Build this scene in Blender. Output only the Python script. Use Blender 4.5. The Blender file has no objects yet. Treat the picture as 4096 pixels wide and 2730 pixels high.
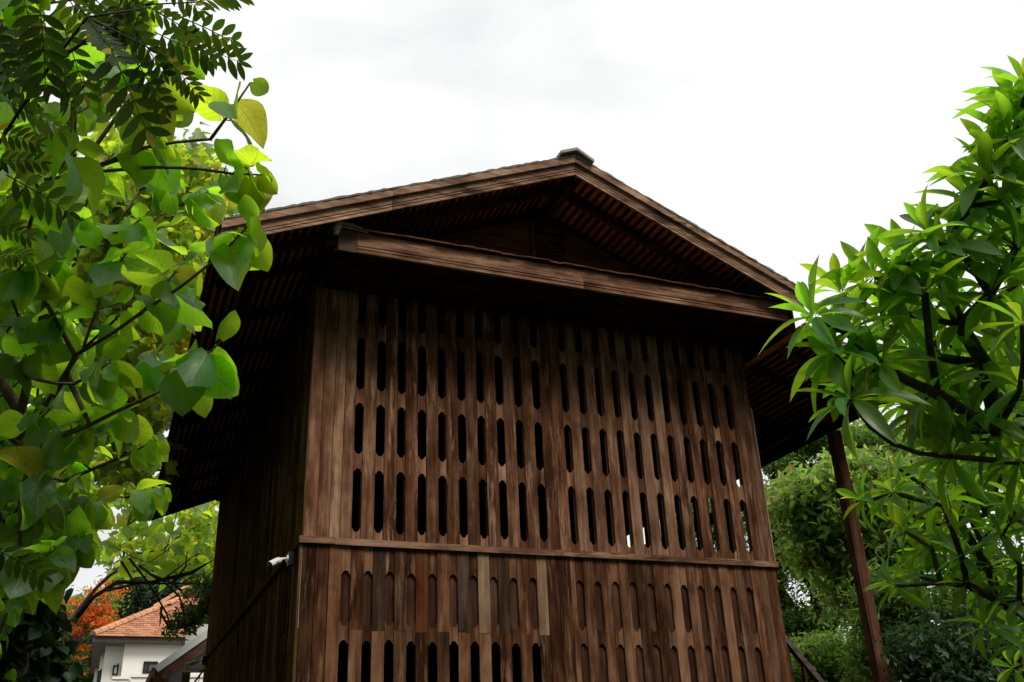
import bpy, math, random
import numpy as np
from mathutils import Vector, Matrix, Quaternion

R_ = math.radians
SC = bpy.context.scene
COL = SC.collection

# ------------------------------------------------------------------ camera
FPX = 3841.41                      # focal length in pixels of the 4096 px wide photograph
YAW, PITCH, ROLL = R_(22.9808), R_(25.1802), R_(-2.4706)
CAM = Vector((-1.8027, -10.1334, 1.6))
fwd = Vector((math.sin(YAW)*math.cos(PITCH), math.cos(YAW)*math.cos(PITCH), math.sin(PITCH)))
rgt0 = Vector((math.cos(YAW), -math.sin(YAW), 0)); up0 = rgt0.cross(fwd)
rgt = math.cos(ROLL)*rgt0 + math.sin(ROLL)*up0
upv = -math.sin(ROLL)*rgt0 + math.cos(ROLL)*up0
cd = bpy.data.cameras.new('camera'); cam = bpy.data.objects.new('camera', cd); COL.objects.link(cam)
cd.sensor_width = 36; cd.sensor_fit = 'HORIZONTAL'; cd.lens = FPX/4096*36; cd.clip_start = .05; cd.clip_end = 2000
M = Matrix((rgt, upv, -fwd)).transposed().to_4x4(); M.translation = CAM
cam.matrix_world = M
SC.camera = cam

# ------------------------------------------------------------------ sky, sun, exposure
SUN_EL, SUN_AZ = R_(54), R_(-76)   # azimuth measured from +X; the sun stands to the right, in front of the gable
sdir = Vector((math.cos(SUN_EL)*math.cos(SUN_AZ), math.cos(SUN_EL)*math.sin(SUN_AZ), math.sin(SUN_EL)))
w = bpy.data.worlds.new('World'); SC.world = w; w.use_nodes = True
nt = w.node_tree; nt.nodes.clear(); N = nt.nodes.new; L = nt.links.new
out = N('ShaderNodeOutputWorld')
sky = N('ShaderNodeTexSky'); sky.sky_type = 'NISHITA'; sky.sun_disc = False
sky.sun_elevation = SUN_EL; sky.sun_rotation = math.pi/2 - SUN_AZ
b1 = N('ShaderNodeBackground'); b1.inputs[1].default_value = .10; L(sky.outputs[0], b1.inputs[0])
tc = N('ShaderNodeTexCoord'); mp = N('ShaderNodeMapping'); mp.inputs['Scale'].default_value = (1, 1, 1.7); mp.inputs['Location'].default_value = (.9, .35, .2)
L(tc.outputs['Generated'], mp.inputs[0])
nz = N('ShaderNodeTexNoise'); nz.inputs['Scale'].default_value = 2.3; nz.inputs['Detail'].default_value = 6; nz.inputs['Roughness'].default_value = .5; nz.inputs['Distortion'].default_value = .4
L(mp.outputs[0], nz.inputs[0])
cr = N('ShaderNodeValToRGB'); cr.color_ramp.elements[0].position = .36; cr.color_ramp.elements[1].position = .56
cr.color_ramp.elements[0].color = (.80, .805, .81, 1); cr.color_ramp.elements[1].color = (1.04, 1.04, 1.035, 1)
L(nz.outputs[0], cr.inputs[0])
# an even overcast, a little brighter overhead than towards the horizon
sep = N('ShaderNodeSeparateXYZ'); L(tc.outputs['Generated'], sep.inputs[0])
mr = N('ShaderNodeMapRange'); L(sep.outputs[2], mr.inputs[0]); mr.inputs[1].default_value = 0.0; mr.inputs[2].default_value = 1; mr.inputs[3].default_value = .98; mr.inputs[4].default_value = 1.12
mu = N('ShaderNodeVectorMath'); mu.operation = 'SCALE'; L(cr.outputs[0], mu.inputs[0]); L(mr.outputs[0], mu.inputs['Scale'])
b2 = N('ShaderNodeBackground'); L(mu.outputs[0], b2.inputs[0]); b2.inputs[1].default_value = .50
mx = N('ShaderNodeMixShader'); mx.inputs[0].default_value = .97
L(b1.outputs[0], mx.inputs[1]); L(b2.outputs[0], mx.inputs[2]); L(mx.outputs[0], out.inputs[0])

ld = bpy.data.lights.new('sun', 'SUN'); ld.energy = 1.5; ld.angle = R_(22); ld.color = (1, .94, .86)
sun = bpy.data.objects.new('sun', ld); COL.objects.link(sun); sun.rotation_euler = sdir.to_track_quat('Z', 'Y').to_euler(); sun.location = (20, -20, 40)

vs = SC.view_settings; vs.view_transform = 'Standard'; vs.look = 'None'; vs.exposure = 0.95; vs.gamma = 1; vs.use_curve_mapping = False
SC.cycles.max_bounces = 8; SC.cycles.diffuse_bounces = 3; SC.cycles.transmission_bounces = 6; SC.cycles.transparent_max_bounces = 4

# ------------------------------------------------------------------ helpers
rnd = random.Random(7)
npr = np.random.default_rng(5)

def ray(px, py):
    d = fwd + rgt*((px-2048)/FPX) - upv*((py-1365)/FPX)
    return d
def at(px, py, depth):
    """world point that lies `depth` metres in front of the camera along the sight line of a photo pixel"""
    return CAM + ray(px, py)*depth
def on_y(px, py, Y):
    d = ray(px, py); return CAM + d*((Y-CAM.y)/d.y)
def on_z(px, py, Z):
    d = ray(px, py); return CAM + d*((Z-CAM.z)/d.z)

class MB:
    def __init__(s): s.v = []; s.f = []; s.uv = {}; s.n = 0
    def add(s, vs, fs):
        o = s.n; s.v.extend([tuple(x) for x in vs]); s.f.extend([tuple(i+o for i in f) for f in fs]); s.n = len(s.v); return s
    def box(s, x0, y0, z0, x1, y1, z1):
        return s.add([(x0,y0,z0),(x1,y0,z0),(x1,y1,z0),(x0,y1,z0),(x0,y0,z1),(x1,y0,z1),(x1,y1,z1),(x0,y1,z1)],
                     [(0,3,2,1),(4,5,6,7),(0,1,5,4),(1,2,6,5),(2,3,7,6),(3,0,4,7)])
    def obox(s, c, ax, ay, az):
        """box from centre and three half axes"""
        c = Vector(c); vs = []
        for k in (-1, 1):
            for i, j in ((-1,-1),(1,-1),(1,1),(-1,1)): vs.append(c+ax*i+ay*j+az*k)
        return s.add(vs, [(0,3,2,1),(4,5,6,7),(0,1,5,4),(1,2,6,5),(2,3,7,6),(3,0,4,7)])
    def prism(s, poly, d0, d1, to3):
        """extrude a 2d polygon between two depths; to3(u, v, d) gives the 3d point"""
        n = len(poly)
        vs = [to3(u, v, d0) for u, v in poly]+[to3(u, v, d1) for u, v in poly]
        fs = [tuple(range(n)), tuple(range(2*n-1, n-1, -1))]+[(i, i+n, (i+1) % n+n, (i+1) % n) for i in range(n)]
        return s.add(vs, fs)
    def tube(s, pts, rad, n=8, cap=True):
        pts = [Vector(p) for p in pts]; rings = []; o = s.n; ref = None
        for i, p in enumerate(pts):
            t = (pts[min(i+1, len(pts)-1)]-pts[max(i-1, 0)])
            t = t.normalized() if t.length > 1e-9 else Vector((0, 0, 1))
            if ref is None: ref = t.orthogonal().normalized()
            ref = (ref-t*ref.dot(t)); ref = ref.normalized() if ref.length > 1e-6 else t.orthogonal().normalized()
            b = t.cross(ref); r = rad[i] if hasattr(rad, '__len__') else rad
            for k in range(n):
                a = 2*math.pi*k/n; s.v.append(tuple(p+ref*(math.cos(a)*r)+b*(math.sin(a)*r)))
        for i in range(len(pts)-1):
            for k in range(n): s.f.append((o+i*n+k, o+i*n+(k+1) % n, o+(i+1)*n+(k+1) % n, o+(i+1)*n+k))
        if cap: s.f.append(tuple(o+k for k in range(n-1, -1, -1))); s.f.append(tuple(o+(len(pts)-1)*n+k for k in range(n)))
        s.n = len(s.v); return s
    def mesh(s, name, mat, smooth=False):
        me = bpy.data.meshes.new(name); me.from_pydata(s.v, [], s.f)
        if mat: me.materials.append(mat)
        if smooth: me.polygons.foreach_set('use_smooth', [True]*len(me.polygons))
        me.update(); return me
    def build(s, name, mat, parent=None, smooth=False, loc=None, kind=None):
        return place(name, s.mesh(name, mat, smooth), parent, loc, kind)

def place(name, me, parent=None, loc=None, kind=None, mat4=None):
    o = bpy.data.objects.new(name, me); COL.objects.link(o); o.parent = parent
    if mat4 is not None: o.matrix_basis = mat4
    if loc is not None: o.location = loc
    if kind: o['kind'] = kind
    return o
def empty(name, loc=(0,0,0), parent=None):
    o = bpy.data.objects.new(name, None); COL.objects.link(o); o.location = loc; o.parent = parent; o.empty_display_size = .2
    return o
def tag(o, label, cat, group=None, kind=None):
    o['label'] = label; o['category'] = cat
    if group: o['group'] = group
    if kind: o['kind'] = kind
    return o
def npmesh(name, V, F, mat, smooth=True, UV=None, attr=None):
    """mesh from arrays of triangles/quads; UV per vertex"""
    V = np.asarray(V, np.float32); F = np.asarray(F, np.int32); k = F.shape[1]
    me = bpy.data.meshes.new(name)
    me.vertices.add(len(V)); me.vertices.foreach_set('co', V.ravel())
    me.loops.add(F.size); me.loops.foreach_set('vertex_index', F.ravel())
    me.polygons.add(len(F)); me.polygons.foreach_set('loop_start', np.arange(0, F.size, k, dtype=np.int32))
    me.polygons.foreach_set('loop_total', np.full(len(F), k, np.int32))
    if smooth: me.polygons.foreach_set('use_smooth', np.ones(len(F), bool))
    if UV is not None:
        l = me.uv_layers.new(name='UVMap'); l.data.foreach_set('uv', np.asarray(UV, np.float32)[F.ravel()].ravel())
    if attr is not None:
        a = me.attributes.new('tone', 'FLOAT', 'POINT'); a.data.foreach_set('value', np.asarray(attr, np.float32))
    me.materials.append(mat); me.update(calc_edges=True); return me

# ------------------------------------------------------------------ materials
def new_mat(name):
    m = bpy.data.materials.new(name); m.use_nodes = True; t = m.node_tree; t.nodes.clear()
    o = t.nodes.new('ShaderNodeOutputMaterial'); p = t.nodes.new('ShaderNodeBsdfPrincipled'); t.links.new(p.outputs[0], o.inputs[0])
    return m, t, p, o
def ramp(t, fac, stops):
    c = t.nodes.new('ShaderNodeValToRGB'); e = c.color_ramp.elements
    while len(e) < len(stops): e.new(.5)
    for el, (pos, colr) in zip(e, stops): el.position = pos; el.color = (*colr, 1)
    t.links.new(fac, c.inputs[0]); return c.outputs[0]
def math_(t, op, a, b=None):
    n = t.nodes.new('ShaderNodeMath'); n.operation = op
    for i, x in enumerate((a, b)):
        if x is None: continue
        if isinstance(x, (int, float)): n.inputs[i].default_value = x
        else: t.links.new(x, n.inputs[i])
    return n.outputs[0]
def mixc(t, fac, a, b, mode='MIX'):
    n = t.nodes.new('ShaderNodeMix'); n.data_type = 'RGBA'; n.blend_type = mode
    if isinstance(fac, (int, float)): n.inputs[0].default_value = fac
    else: t.links.new(fac, n.inputs[0])
    for i, x in ((6, a), (7, b)):
        if isinstance(x, tuple): n.inputs[i].default_value = (*x, 1)
        else: t.links.new(x, n.inputs[i])
    return n.outputs[2]
def noise(t, vec, scale, detail=3, rough=.55):
    n = t.nodes.new('ShaderNodeTexNoise'); n.inputs['Scale'].default_value = scale; n.inputs['Detail'].default_value = detail; n.inputs['Roughness'].default_value = rough
    t.links.new(vec, n.inputs['Vector']); return n.outputs[0]
def vscale(t, vec, s):
    n = t.nodes.new('ShaderNodeVectorMath'); n.operation = 'MULTIPLY'; t.links.new(vec, n.inputs[0]); n.inputs[1].default_value = s; return n.outputs[0]
def coords(t, space='Object'):
    """object coordinates shifted by a random amount for each object; also gives the random value"""
    c = t.nodes.new('ShaderNodeTexCoord'); oi = t.nodes.new('ShaderNodeObjectInfo')
    m = t.nodes.new('ShaderNodeVectorMath'); m.operation = 'ADD'; t.links.new(c.outputs[space], m.inputs[0])
    k = math_(t, 'MULTIPLY', oi.outputs['Random'], 57.0); t.links.new(k, m.inputs[1])
    return m.outputs[0], oi.outputs['Random']
def bump(t, p, h, s=.3, d=.01):
    b = t.nodes.new('ShaderNodeBump'); b.inputs['Strength'].default_value = s; b.inputs['Distance'].default_value = d
    t.links.new(h, b.inputs['Height']); t.links.new(b.outputs[0], p.inputs['Normal'])

def wood(name, dark, mid, light, axis=2, wear=.5, rough=.72, tint=1.0, spread=.6):
    m, t, p, o = new_mat(name); v, r = coords(t)
    st = [1.0, 1.0, 1.0]; st[axis] = .045
    g = vscale(t, v, tuple(st))
    fine = noise(t, g, 130, 4, .6); streak = noise(t, g, 26, 4, .6)
    st2 = [1.0, 1.0, 1.0]; st2[axis] = .22
    blot = noise(t, vscale(t, v, tuple(st2)), 7, 4, .62)
    a = math_(t, 'ADD', math_(t, 'MULTIPLY', streak, .42), math_(t, 'MULTIPLY', blot, .68))
    a = math_(t, 'ADD', a, math_(t, 'MULTIPLY', math_(t, 'SUBTRACT', fine, .5), .20))
    a = math_(t, 'ADD', a, math_(t, 'MULTIPLY', math_(t, 'SUBTRACT', r, .5), .34*spread))
    c = ramp(t, a, [(.375, dark), (.545, mid), (.75, light)])
    # bleached streaks where the stain has worn off
    w1 = noise(t, vscale(t, v, tuple(x*(.5 if i == axis else 1) for i, x in enumerate(st2))), 11, 5, .7)
    wm = ramp(t, w1, [(.545, (0,0,0)), (.67, (1,1,1))])
    wfac = math_(t, 'MULTIPLY', wm, wear)
    c = mixc(t, wfac, c, tuple(min(1, x*1.35+.02) for x in light))
    # board to board difference: redder, greyer or paler
    r2 = t.nodes.new('ShaderNodeTexWhiteNoise'); r2.noise_dimensions = '1D'; t.links.new(r, r2.inputs['W'])
    hue = ramp(t, r2.outputs[0], [(0, (.62,.66,.70)), (.22, (.95,.95,.96)), (.48, (1.0,.88,.80)), (.74, (1.05,1.0,.95)), (.90, (1.15,1.15,1.12)), (1, (1.55,1.62,1.60))])
    c = mixc(t, spread, c, mixc(t, 1.0, c, hue, 'MULTIPLY'))
    dk = noise(t, v, 2.2, 3); c = mixc(t, math_(t, 'MULTIPLY', ramp(t, dk, [(.52, (0,0,0)), (.7, (1,1,1))]), .45), c, dark)
    t.links.new(c, p.inputs['Base Color']); p.inputs['Roughness'].default_value = rough; p.inputs['Specular IOR Level'].default_value = 0.0
    h = math_(t, 'ADD', math_(t, 'MULTIPLY', fine, .5), streak); bump(t, p, h, .45, .006)
    return m
def plain(name, col, rough=.6, var=.12, scale=6, spec=.3, bmp=0, metal=0):
    m, t, p, o = new_mat(name); v, r = coords(t); n = noise(t, v, scale, 4)
    f = math_(t, 'ADD', math_(t, 'MULTIPLY', math_(t, 'SUBTRACT', n, .5), 2*var), math_(t, 'ADD', math_(t, 'MULTIPLY', math_(t, 'SUBTRACT', r, .5), var), 1.0))
    k = t.nodes.new('ShaderNodeVectorMath'); k.operation = 'SCALE'; k.inputs[0].default_value = col; t.links.new(f, k.inputs['Scale'])
    t.links.new(k.outputs[0], p.inputs['Base Color']); p.inputs['Roughness'].default_value = rough; p.inputs['Specular IOR Level'].default_value = spec; p.inputs['Metallic'].default_value = metal
    if bmp: bump(t, p, noise(t, v, scale*6, 4), bmp, .01)
    return m
def tiles(name, col, dark, var=.35):
    m, t, p, o = new_mat(name); v, r = coords(t)
    n = noise(t, v, 9, 4); g = t.nodes.new('ShaderNodeNewGeometry')
    wn = t.nodes.new('ShaderNodeTexWhiteNoise'); wn.noise_dimensions = '1D'; t.links.new(g.outputs['Random Per Island'], wn.inputs['W'])
    f = math_(t, 'ADD', math_(t, 'MULTIPLY', n, .6), math_(t, 'ADD', math_(t, 'MULTIPLY', wn.outputs[0], var), math_(t, 'MULTIPLY', r, var)))
    c = ramp(t, f, [(.25, dark), (.6, col), (1.0, tuple(min(1, x*1.35) for x in col))])
    t.links.new(c, p.inputs['Base Color']); p.inputs['Roughness'].default_value = .9; p.inputs['Specular IOR Level'].default_value = 0.0; bump(t, p, noise(t, v, 60, 4), .3, .005)
    return m

MW = {}
MW['plank'] = wood('weathered_teak', (.042,.0175,.009), (.130,.061,.033), (.285,.162,.100), wear=.7)
MW['lower'] = wood('weathered_teak_lower', (.032,.0138,.0075), (.100,.046,.024), (.23,.125,.074), wear=.6, spread=.95)
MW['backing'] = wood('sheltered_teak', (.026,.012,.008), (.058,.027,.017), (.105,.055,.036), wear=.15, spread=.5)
MW['side'] = wood('shaded_side_teak', (.024,.0125,.0055), (.074,.041,.017), (.16,.094,.042), wear=.35)  # side-wall teak darkened: the shade on that side is put into its colour
MW['beamx'] = wood('fascia_teak_x', (.040,.018,.010), (.175,.090,.054), (.40,.245,.16), axis=0, wear=.5, spread=.25)
MW['dark'] = wood('old_shaded_beam', (.014,.007,.0045), (.036,.018,.011), (.07,.038,.024), axis=1, wear=.1, spread=.3)  # old dark timber, deepened so the soffit boards' colour carries eave shade
MW['darkx'] = wood('old_dark_board', (.016,.008,.005), (.050,.025,.016), (.09,.048,.031), axis=0, wear=.1, spread=.6)
MW['gable'] = wood('gable_teak', (.026,.013,.008), (.090,.043,.026), (.16,.086,.055), axis=0, wear=.15, spread=.5)
MW['post'] = wood('red_brown_post', (.040,.016,.010), (.110,.052,.034), (.20,.105,.072), wear=.35, spread=.2)
MT_UNDER = tiles('clay_tile', (.62,.235,.098), (.22,.075,.035))
MT_MORTAR = plain('lime_mortar', (.56,.50,.42), .95, .3, 14, bmp=.6)
MT_CEM = plain('grey_cement', (.27,.25,.225), .95, .35, 12, bmp=.5)

# ------------------------------------------------------------------ ground
m, t, p, o = new_mat('garden_ground'); v, r = coords(t)
c = ramp(t, noise(t, v, .6, 6), [(.35, (.016,.022,.008)), (.55, (.024,.030,.011)), (.7, (.036,.028,.018))]); t.links.new(c, p.inputs['Base Color']); p.inputs['Roughness'].default_value = .95
bump(t, p, noise(t, v, 9, 5), .5, .05)
MAT_GROUND = m
gv = []; gf = []
G = 40
for j in range(G+1):
    for i in range(G+1):
        x = (i/G-.5)*2; y = (j/G-.5)*2
        X = math.copysign(abs(x)**2.2, x)*900; Y = math.copysign(abs(y)**2.2, y)*900
        d = math.hypot(X, Y); gv.append((X, Y, (-.04+.05*math.sin(X*.6)*math.sin(Y*.5)) if d < 60 else -.04))
for j in range(G):
    for i in range(G): a = j*(G+1)+i; gf.append((a, a+1, a+G+2, a+G+1))
g = MB(); g.add(gv, gf); go = g.build('ground', MAT_GROUND, smooth=True, kind='structure')

# ------------------------------------------------------------------ the wooden house
WID, DEP = 6.0, 9.7
house = tag(empty('wooden_house', (0, 0, 0)), 'old dark teak house with slotted plank walls and a low tiled gable roof', 'house')

OG = [(0,0),(.3,.06),(.52,.22),(.66,.46),(.76,.72),(.86,.90),(.94,.98),(1,1)]
HORN = .042
def ogee(x0, x1, z, up):
    """points from left to right along a scalloped end; up=+1: horns point up"""
    xc, hw = (x0+x1)/2, (x1-x0)/2; pts = []
    for u, h in reversed(OG): pts.append((xc-u*hw, z+up*h*HORN))
    for u, h in OG[1:]: pts.append((xc+u*hw, z+up*h*HORN))
    return pts
def block_poly(w, z0, z1, lo, hi):
    """spacer outline around x=0; lo/hi: scalloped end there"""
    b = ogee(-w/2, w/2, z0, -1) if lo else [(-w/2, z0), (w/2, z0)]
    tt = ogee(-w/2, w/2, z1, 1) if hi else [(-w/2, z1), (w/2, z1)]
    return b+tt[::-1]
TH = .026
UP_ROWS = [(4.225,4.932),(5.10,5.72),(5.886,6.554),(6.72,7.335)]
LO_ROWS = [(2.37,3.092),(3.235,3.805)]
UP0, UP1 = 4.135, 7.62
LO0, LO1 = .35, 4.075
def slot_spans(rows, z0, z1):
    zs = [z0]+[q for rr in rows for q in rr]+[z1]
    return [(zs[i], zs[i+1], i > 0, i < len(zs)-2) for i in range(0, len(zs), 2)]
def wall_frame(side):
    # local frame of a wall: along, out, up
    if side == 'front': return Matrix(((1,0,0,0),(0,1,0,0),(0,0,1,0),(0,0,0,1)))
    if side == 'left': return Matrix(((0,1,0,0),(1,0,0,0),(0,0,1,0),(0,0,0,1)))       # along = +Y, outward = -X
    return Matrix(((0,-1,0,WID),(1,0,0,0),(0,0,1,0),(0,0,0,1)))                        # right: along +Y, outward +X
mesh_cache = {}
def plank(par, F, x0, x1, z0, z1, mat, jit=.006, name='plank', y=0, th=TH):
    gap = .0022; w2 = (x1-x0)/2-gap; hh = (z1-z0)
    mb = MB(); a = rnd.uniform(-.0018, .0018); b = rnd.uniform(-.0018, .0018)
    ch = .003                                                     # small arris
    prof = [(-w2+ch,0),(w2-ch,0),(w2,ch),(w2,th),(-w2,th),(-w2,ch)]
    n = 6; vs = [(u+a, d, 0) for u, d in prof]+[(u+b, d, hh) for u, d in prof]
    mb.add(vs, [tuple(range(n-1, -1, -1)), tuple(range(n, 2*n))]+[(i, (i+1) % n, (i+1) % n+n, i+n) for i in range(n)])
    o = place(name, mb.mesh(name, mat), par)
    o.matrix_basis = F @ Matrix.Translation(((x0+x1)/2, y-rnd.uniform(0, jit), z0))
    return o
def spacer(par, F, xc, w, z0, z1, lo, hi, mat, y=.003):
    key = (round(w, 3), round(z1-z0, 3), lo, hi, mat.name)
    if key not in mesh_cache:
        mb = MB(); mb.prism(block_poly(w-.004, 0, z1-z0, lo, hi), 0, TH-.004, lambda u, v, d: (u, d, v))
        mesh_cache[key] = mb.mesh('spacer_block', mat)
    o = place('spacer_block', mesh_cache[key], par); o.matrix_basis = F @ Matrix.Translation((xc, y+rnd.uniform(-.002, .004), z0+rnd.uniform(-.007, .007))); return o

SW = .098
def slots(x0, step, n): return [x0+step*i for i in range(n)]
special = {}
def wall(par, F, edges_planks, slot_xs, rows, z0, z1, mat, split=None, sw=SW):
    """planks from explicit spans plus planks between neighbouring slots and the scalloped spacers in the slot columns"""
    for a, b in edges_planks: plank(par, F, a, b, z0, z1, mat)
    for i, xc in enumerate(slot_xs):
        for (a, b, lo, hi) in slot_spans(rows, z0, z1): spacer(par, F, xc, sw, a, b, lo, hi, mat)
        if i+1 < len(slot_xs) and slot_xs[i+1]-xc < .3:
            xa, xb = xc+sw/2, slot_xs[i+1]-sw/2
            if split and split(xc):
                zs = split(xc); plank(par, F, xa, xb, z0, zs, mat); plank(par, F, xa, xb, zs, z1, special.get(i, mat))
            else: plank(par, F, xa, xb, z0, z1, mat)

F_ = wall_frame('front')
SU = slots(.565, .2477, 10)+slots(3.192, .2457, 11)
SL = slots(.471, .2395, 10)+slots(3.215, .2340, 11)
wu = empty('upper_wall', parent=house)
wall(wu, F_, [(0,.14),(.14,.273),(.273,.39),(.39,SU[0]-SW/2),(SU[9]+SW/2,2.995),(2.995,SU[10]-SW/2),(SU[20]+SW/2,5.835),(5.835,6.0)], SU, UP_ROWS, UP0, UP1, MW['plank'])
wl = empty('lower_wall', parent=house)
PALE = wood('pale_new_board', (.13,.078,.042), (.24,.152,.09), (.34,.235,.15), wear=.2, spread=.15)
DARKB = wood('black_stained_board', (.018,.011,.007), (.045,.028,.018), (.10,.065,.042), wear=.3, spread=.1)
REDB = wood('red_board', (.045,.014,.006), (.10,.034,.015), (.15,.06,.03), wear=.1, spread=.1)
special.update({6: PALE, 7: DARKB, 3: REDB, 1: DARKB, 5: DARKB})
wall(wl, F_, [(0,.146),(.146,.284),(.284,SL[0]-SW/2),(2.805,2.948),(2.948,3.10),(3.10,SL[10]-SW/2),(SL[20]+SW/2,5.734),(5.734,5.86),(5.86,6.0)], SL, LO_ROWS, LO0, LO1, MW['lower'],
     split=lambda x: 3.19+rnd.uniform(-.015, .015) if x < 2.5 else None)
special.clear()
plank(wl, F_, SL[9]+SW/2, 2.805, 3.18, LO1, PALE); plank(wl, F_, SL[9]+SW/2, 2.805, LO0, 3.18, MW['lower'])
# boards of the sliding panel behind the slots
for i, xc in enumerate(SL):
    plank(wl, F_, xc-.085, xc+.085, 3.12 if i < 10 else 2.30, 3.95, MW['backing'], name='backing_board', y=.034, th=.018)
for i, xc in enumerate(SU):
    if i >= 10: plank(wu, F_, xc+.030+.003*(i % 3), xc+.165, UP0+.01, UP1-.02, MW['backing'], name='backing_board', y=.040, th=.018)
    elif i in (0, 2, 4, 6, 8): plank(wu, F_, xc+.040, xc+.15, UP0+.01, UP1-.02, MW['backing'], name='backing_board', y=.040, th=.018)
# rail between the storeys, in butted lengths
for a, b, dz in ((-.045,.335,.003),(.335,3.02,-.002),(3.02,6.035,.0)):
    mb = MB(); mb.box(0, -.040, 0, b-a-.003, -.001, .071); o = mb.build('rail', MW['beamx'], house, loc=(a, 0, 4.066+dz))
# corner strips
mb = MB(); mb.box(-.012, -.002, 4.14, -.001, .05, 6.3); mb.build('corner_strip', MW['side'], house)
pale = wood('pale_strip', (.13,.085,.055), (.22,.16,.11), (.34,.26,.19), spread=.2)
mb = MB(); mb.box(6.001, -.008, 4.14, 6.022, .012, 6.25); mb.build('corner_strip', pale, house)
mb = MB(); mb.box(-.03, -.006, .4, -.002, .09, 4.06); mb.build('corner_strip', MW['side'], house)
mb = MB(); mb.box(-.010, -.012, 3.2, -.002, -.0065, 4.0); mb.build('corner_strip', pale, house)

# left wall: near part board by board, far part as one mass
FL = wall_frame('left')
ls = empty('side_wall', parent=house)
PIT = .246
near_n, all_n = 22, 37
LSX = slots(.60, PIT, all_n)
def far_wall(rows, z0, z1, xs, name):
    mb = MB()
    for i, xc in enumerate(xs):
        xa = xc+SW/2; xb = xc+PIT-SW/2
        mb.box(-.004-rnd.uniform(0,.006), xa+.002, z0, TH, xb-.002, z1)
        for (a, b, lo, hi) in slot_spans(rows, z0, z1): mb.box(.003, xc-SW/2+.002, a, TH-.004, xc+SW/2-.002, b)
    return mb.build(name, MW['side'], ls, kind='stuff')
for rows, z0, z1 in ((UP_ROWS, UP0, UP1), (LO_ROWS, LO0, LO1)):
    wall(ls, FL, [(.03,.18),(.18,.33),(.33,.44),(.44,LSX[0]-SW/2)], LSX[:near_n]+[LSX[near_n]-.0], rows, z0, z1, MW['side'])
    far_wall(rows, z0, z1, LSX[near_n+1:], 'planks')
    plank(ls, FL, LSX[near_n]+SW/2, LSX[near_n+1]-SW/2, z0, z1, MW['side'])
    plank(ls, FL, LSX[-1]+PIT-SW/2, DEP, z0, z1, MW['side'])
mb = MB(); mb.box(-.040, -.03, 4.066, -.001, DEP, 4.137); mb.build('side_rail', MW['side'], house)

# inner lining of the far half of the side wall, back wall, floor, right wall with its window band
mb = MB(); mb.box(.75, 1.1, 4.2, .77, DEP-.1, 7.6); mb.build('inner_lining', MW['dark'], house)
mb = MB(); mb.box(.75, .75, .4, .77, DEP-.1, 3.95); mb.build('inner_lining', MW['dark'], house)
mb = MB(); mb.box(.03, .05, 3.97, WID-.03, DEP-.03, 4.05); mb.build('floor', MW['dark'], house)
mb = MB(); mb.box(0, DEP, .3, WID, DEP+.03, 7.65); mb.build('back_wall', MW['dark'], house)
mb = MB(); mb.prism([(0, 7.65), (WID, 7.65), (WID, 7.66), (3, 8.85), (0, 7.66)], DEP, DEP+.03, lambda u, v, d: (u, d, v)); mb.build('back_gable', MW['dark'], house)
wr = empty('right_wall', parent=house)
mb = MB(); mb.box(WID-.03, .05, 5.801, WID-.002, DEP, 7.4); mb.build('wall_boards', MW['side'], wr)
mb = MB(); mb.box(WID-.025, .05, .3, WID-.002, DEP, 4.06); mb.build('wall_boards', MW['side'], wr)
mb = MB(); y = .05
while y < DEP-.2:
    wd = rnd.uniform(.115, .135); mb.box(WID-.028, y, 4.05, WID-.004, y+wd, 5.80)
    for (a, b) in ((4.05, 4.225), (4.932, 5.10), (5.66, 5.80)): mb.box(WID-.025, y+wd+.001, a, WID-.008, y+.245, b)
    y += .246
mb.build('slotted_planks', MW['side'], wr, kind='stuff')
mb = MB(); mb.box(WID-.06, 5.6, 4.05, WID-.032, DEP-.1, 5.8); mb.build('shutter', MW['side'], wr)
# tie beams in the room
for y in (2.3, 4.8):
    mb = MB(); mb.box(.08, -.08, 0, WID-.05, .08, .2); mb.build('tie_beam', MW['dark'], house, loc=(0, y, 6.9))

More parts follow.
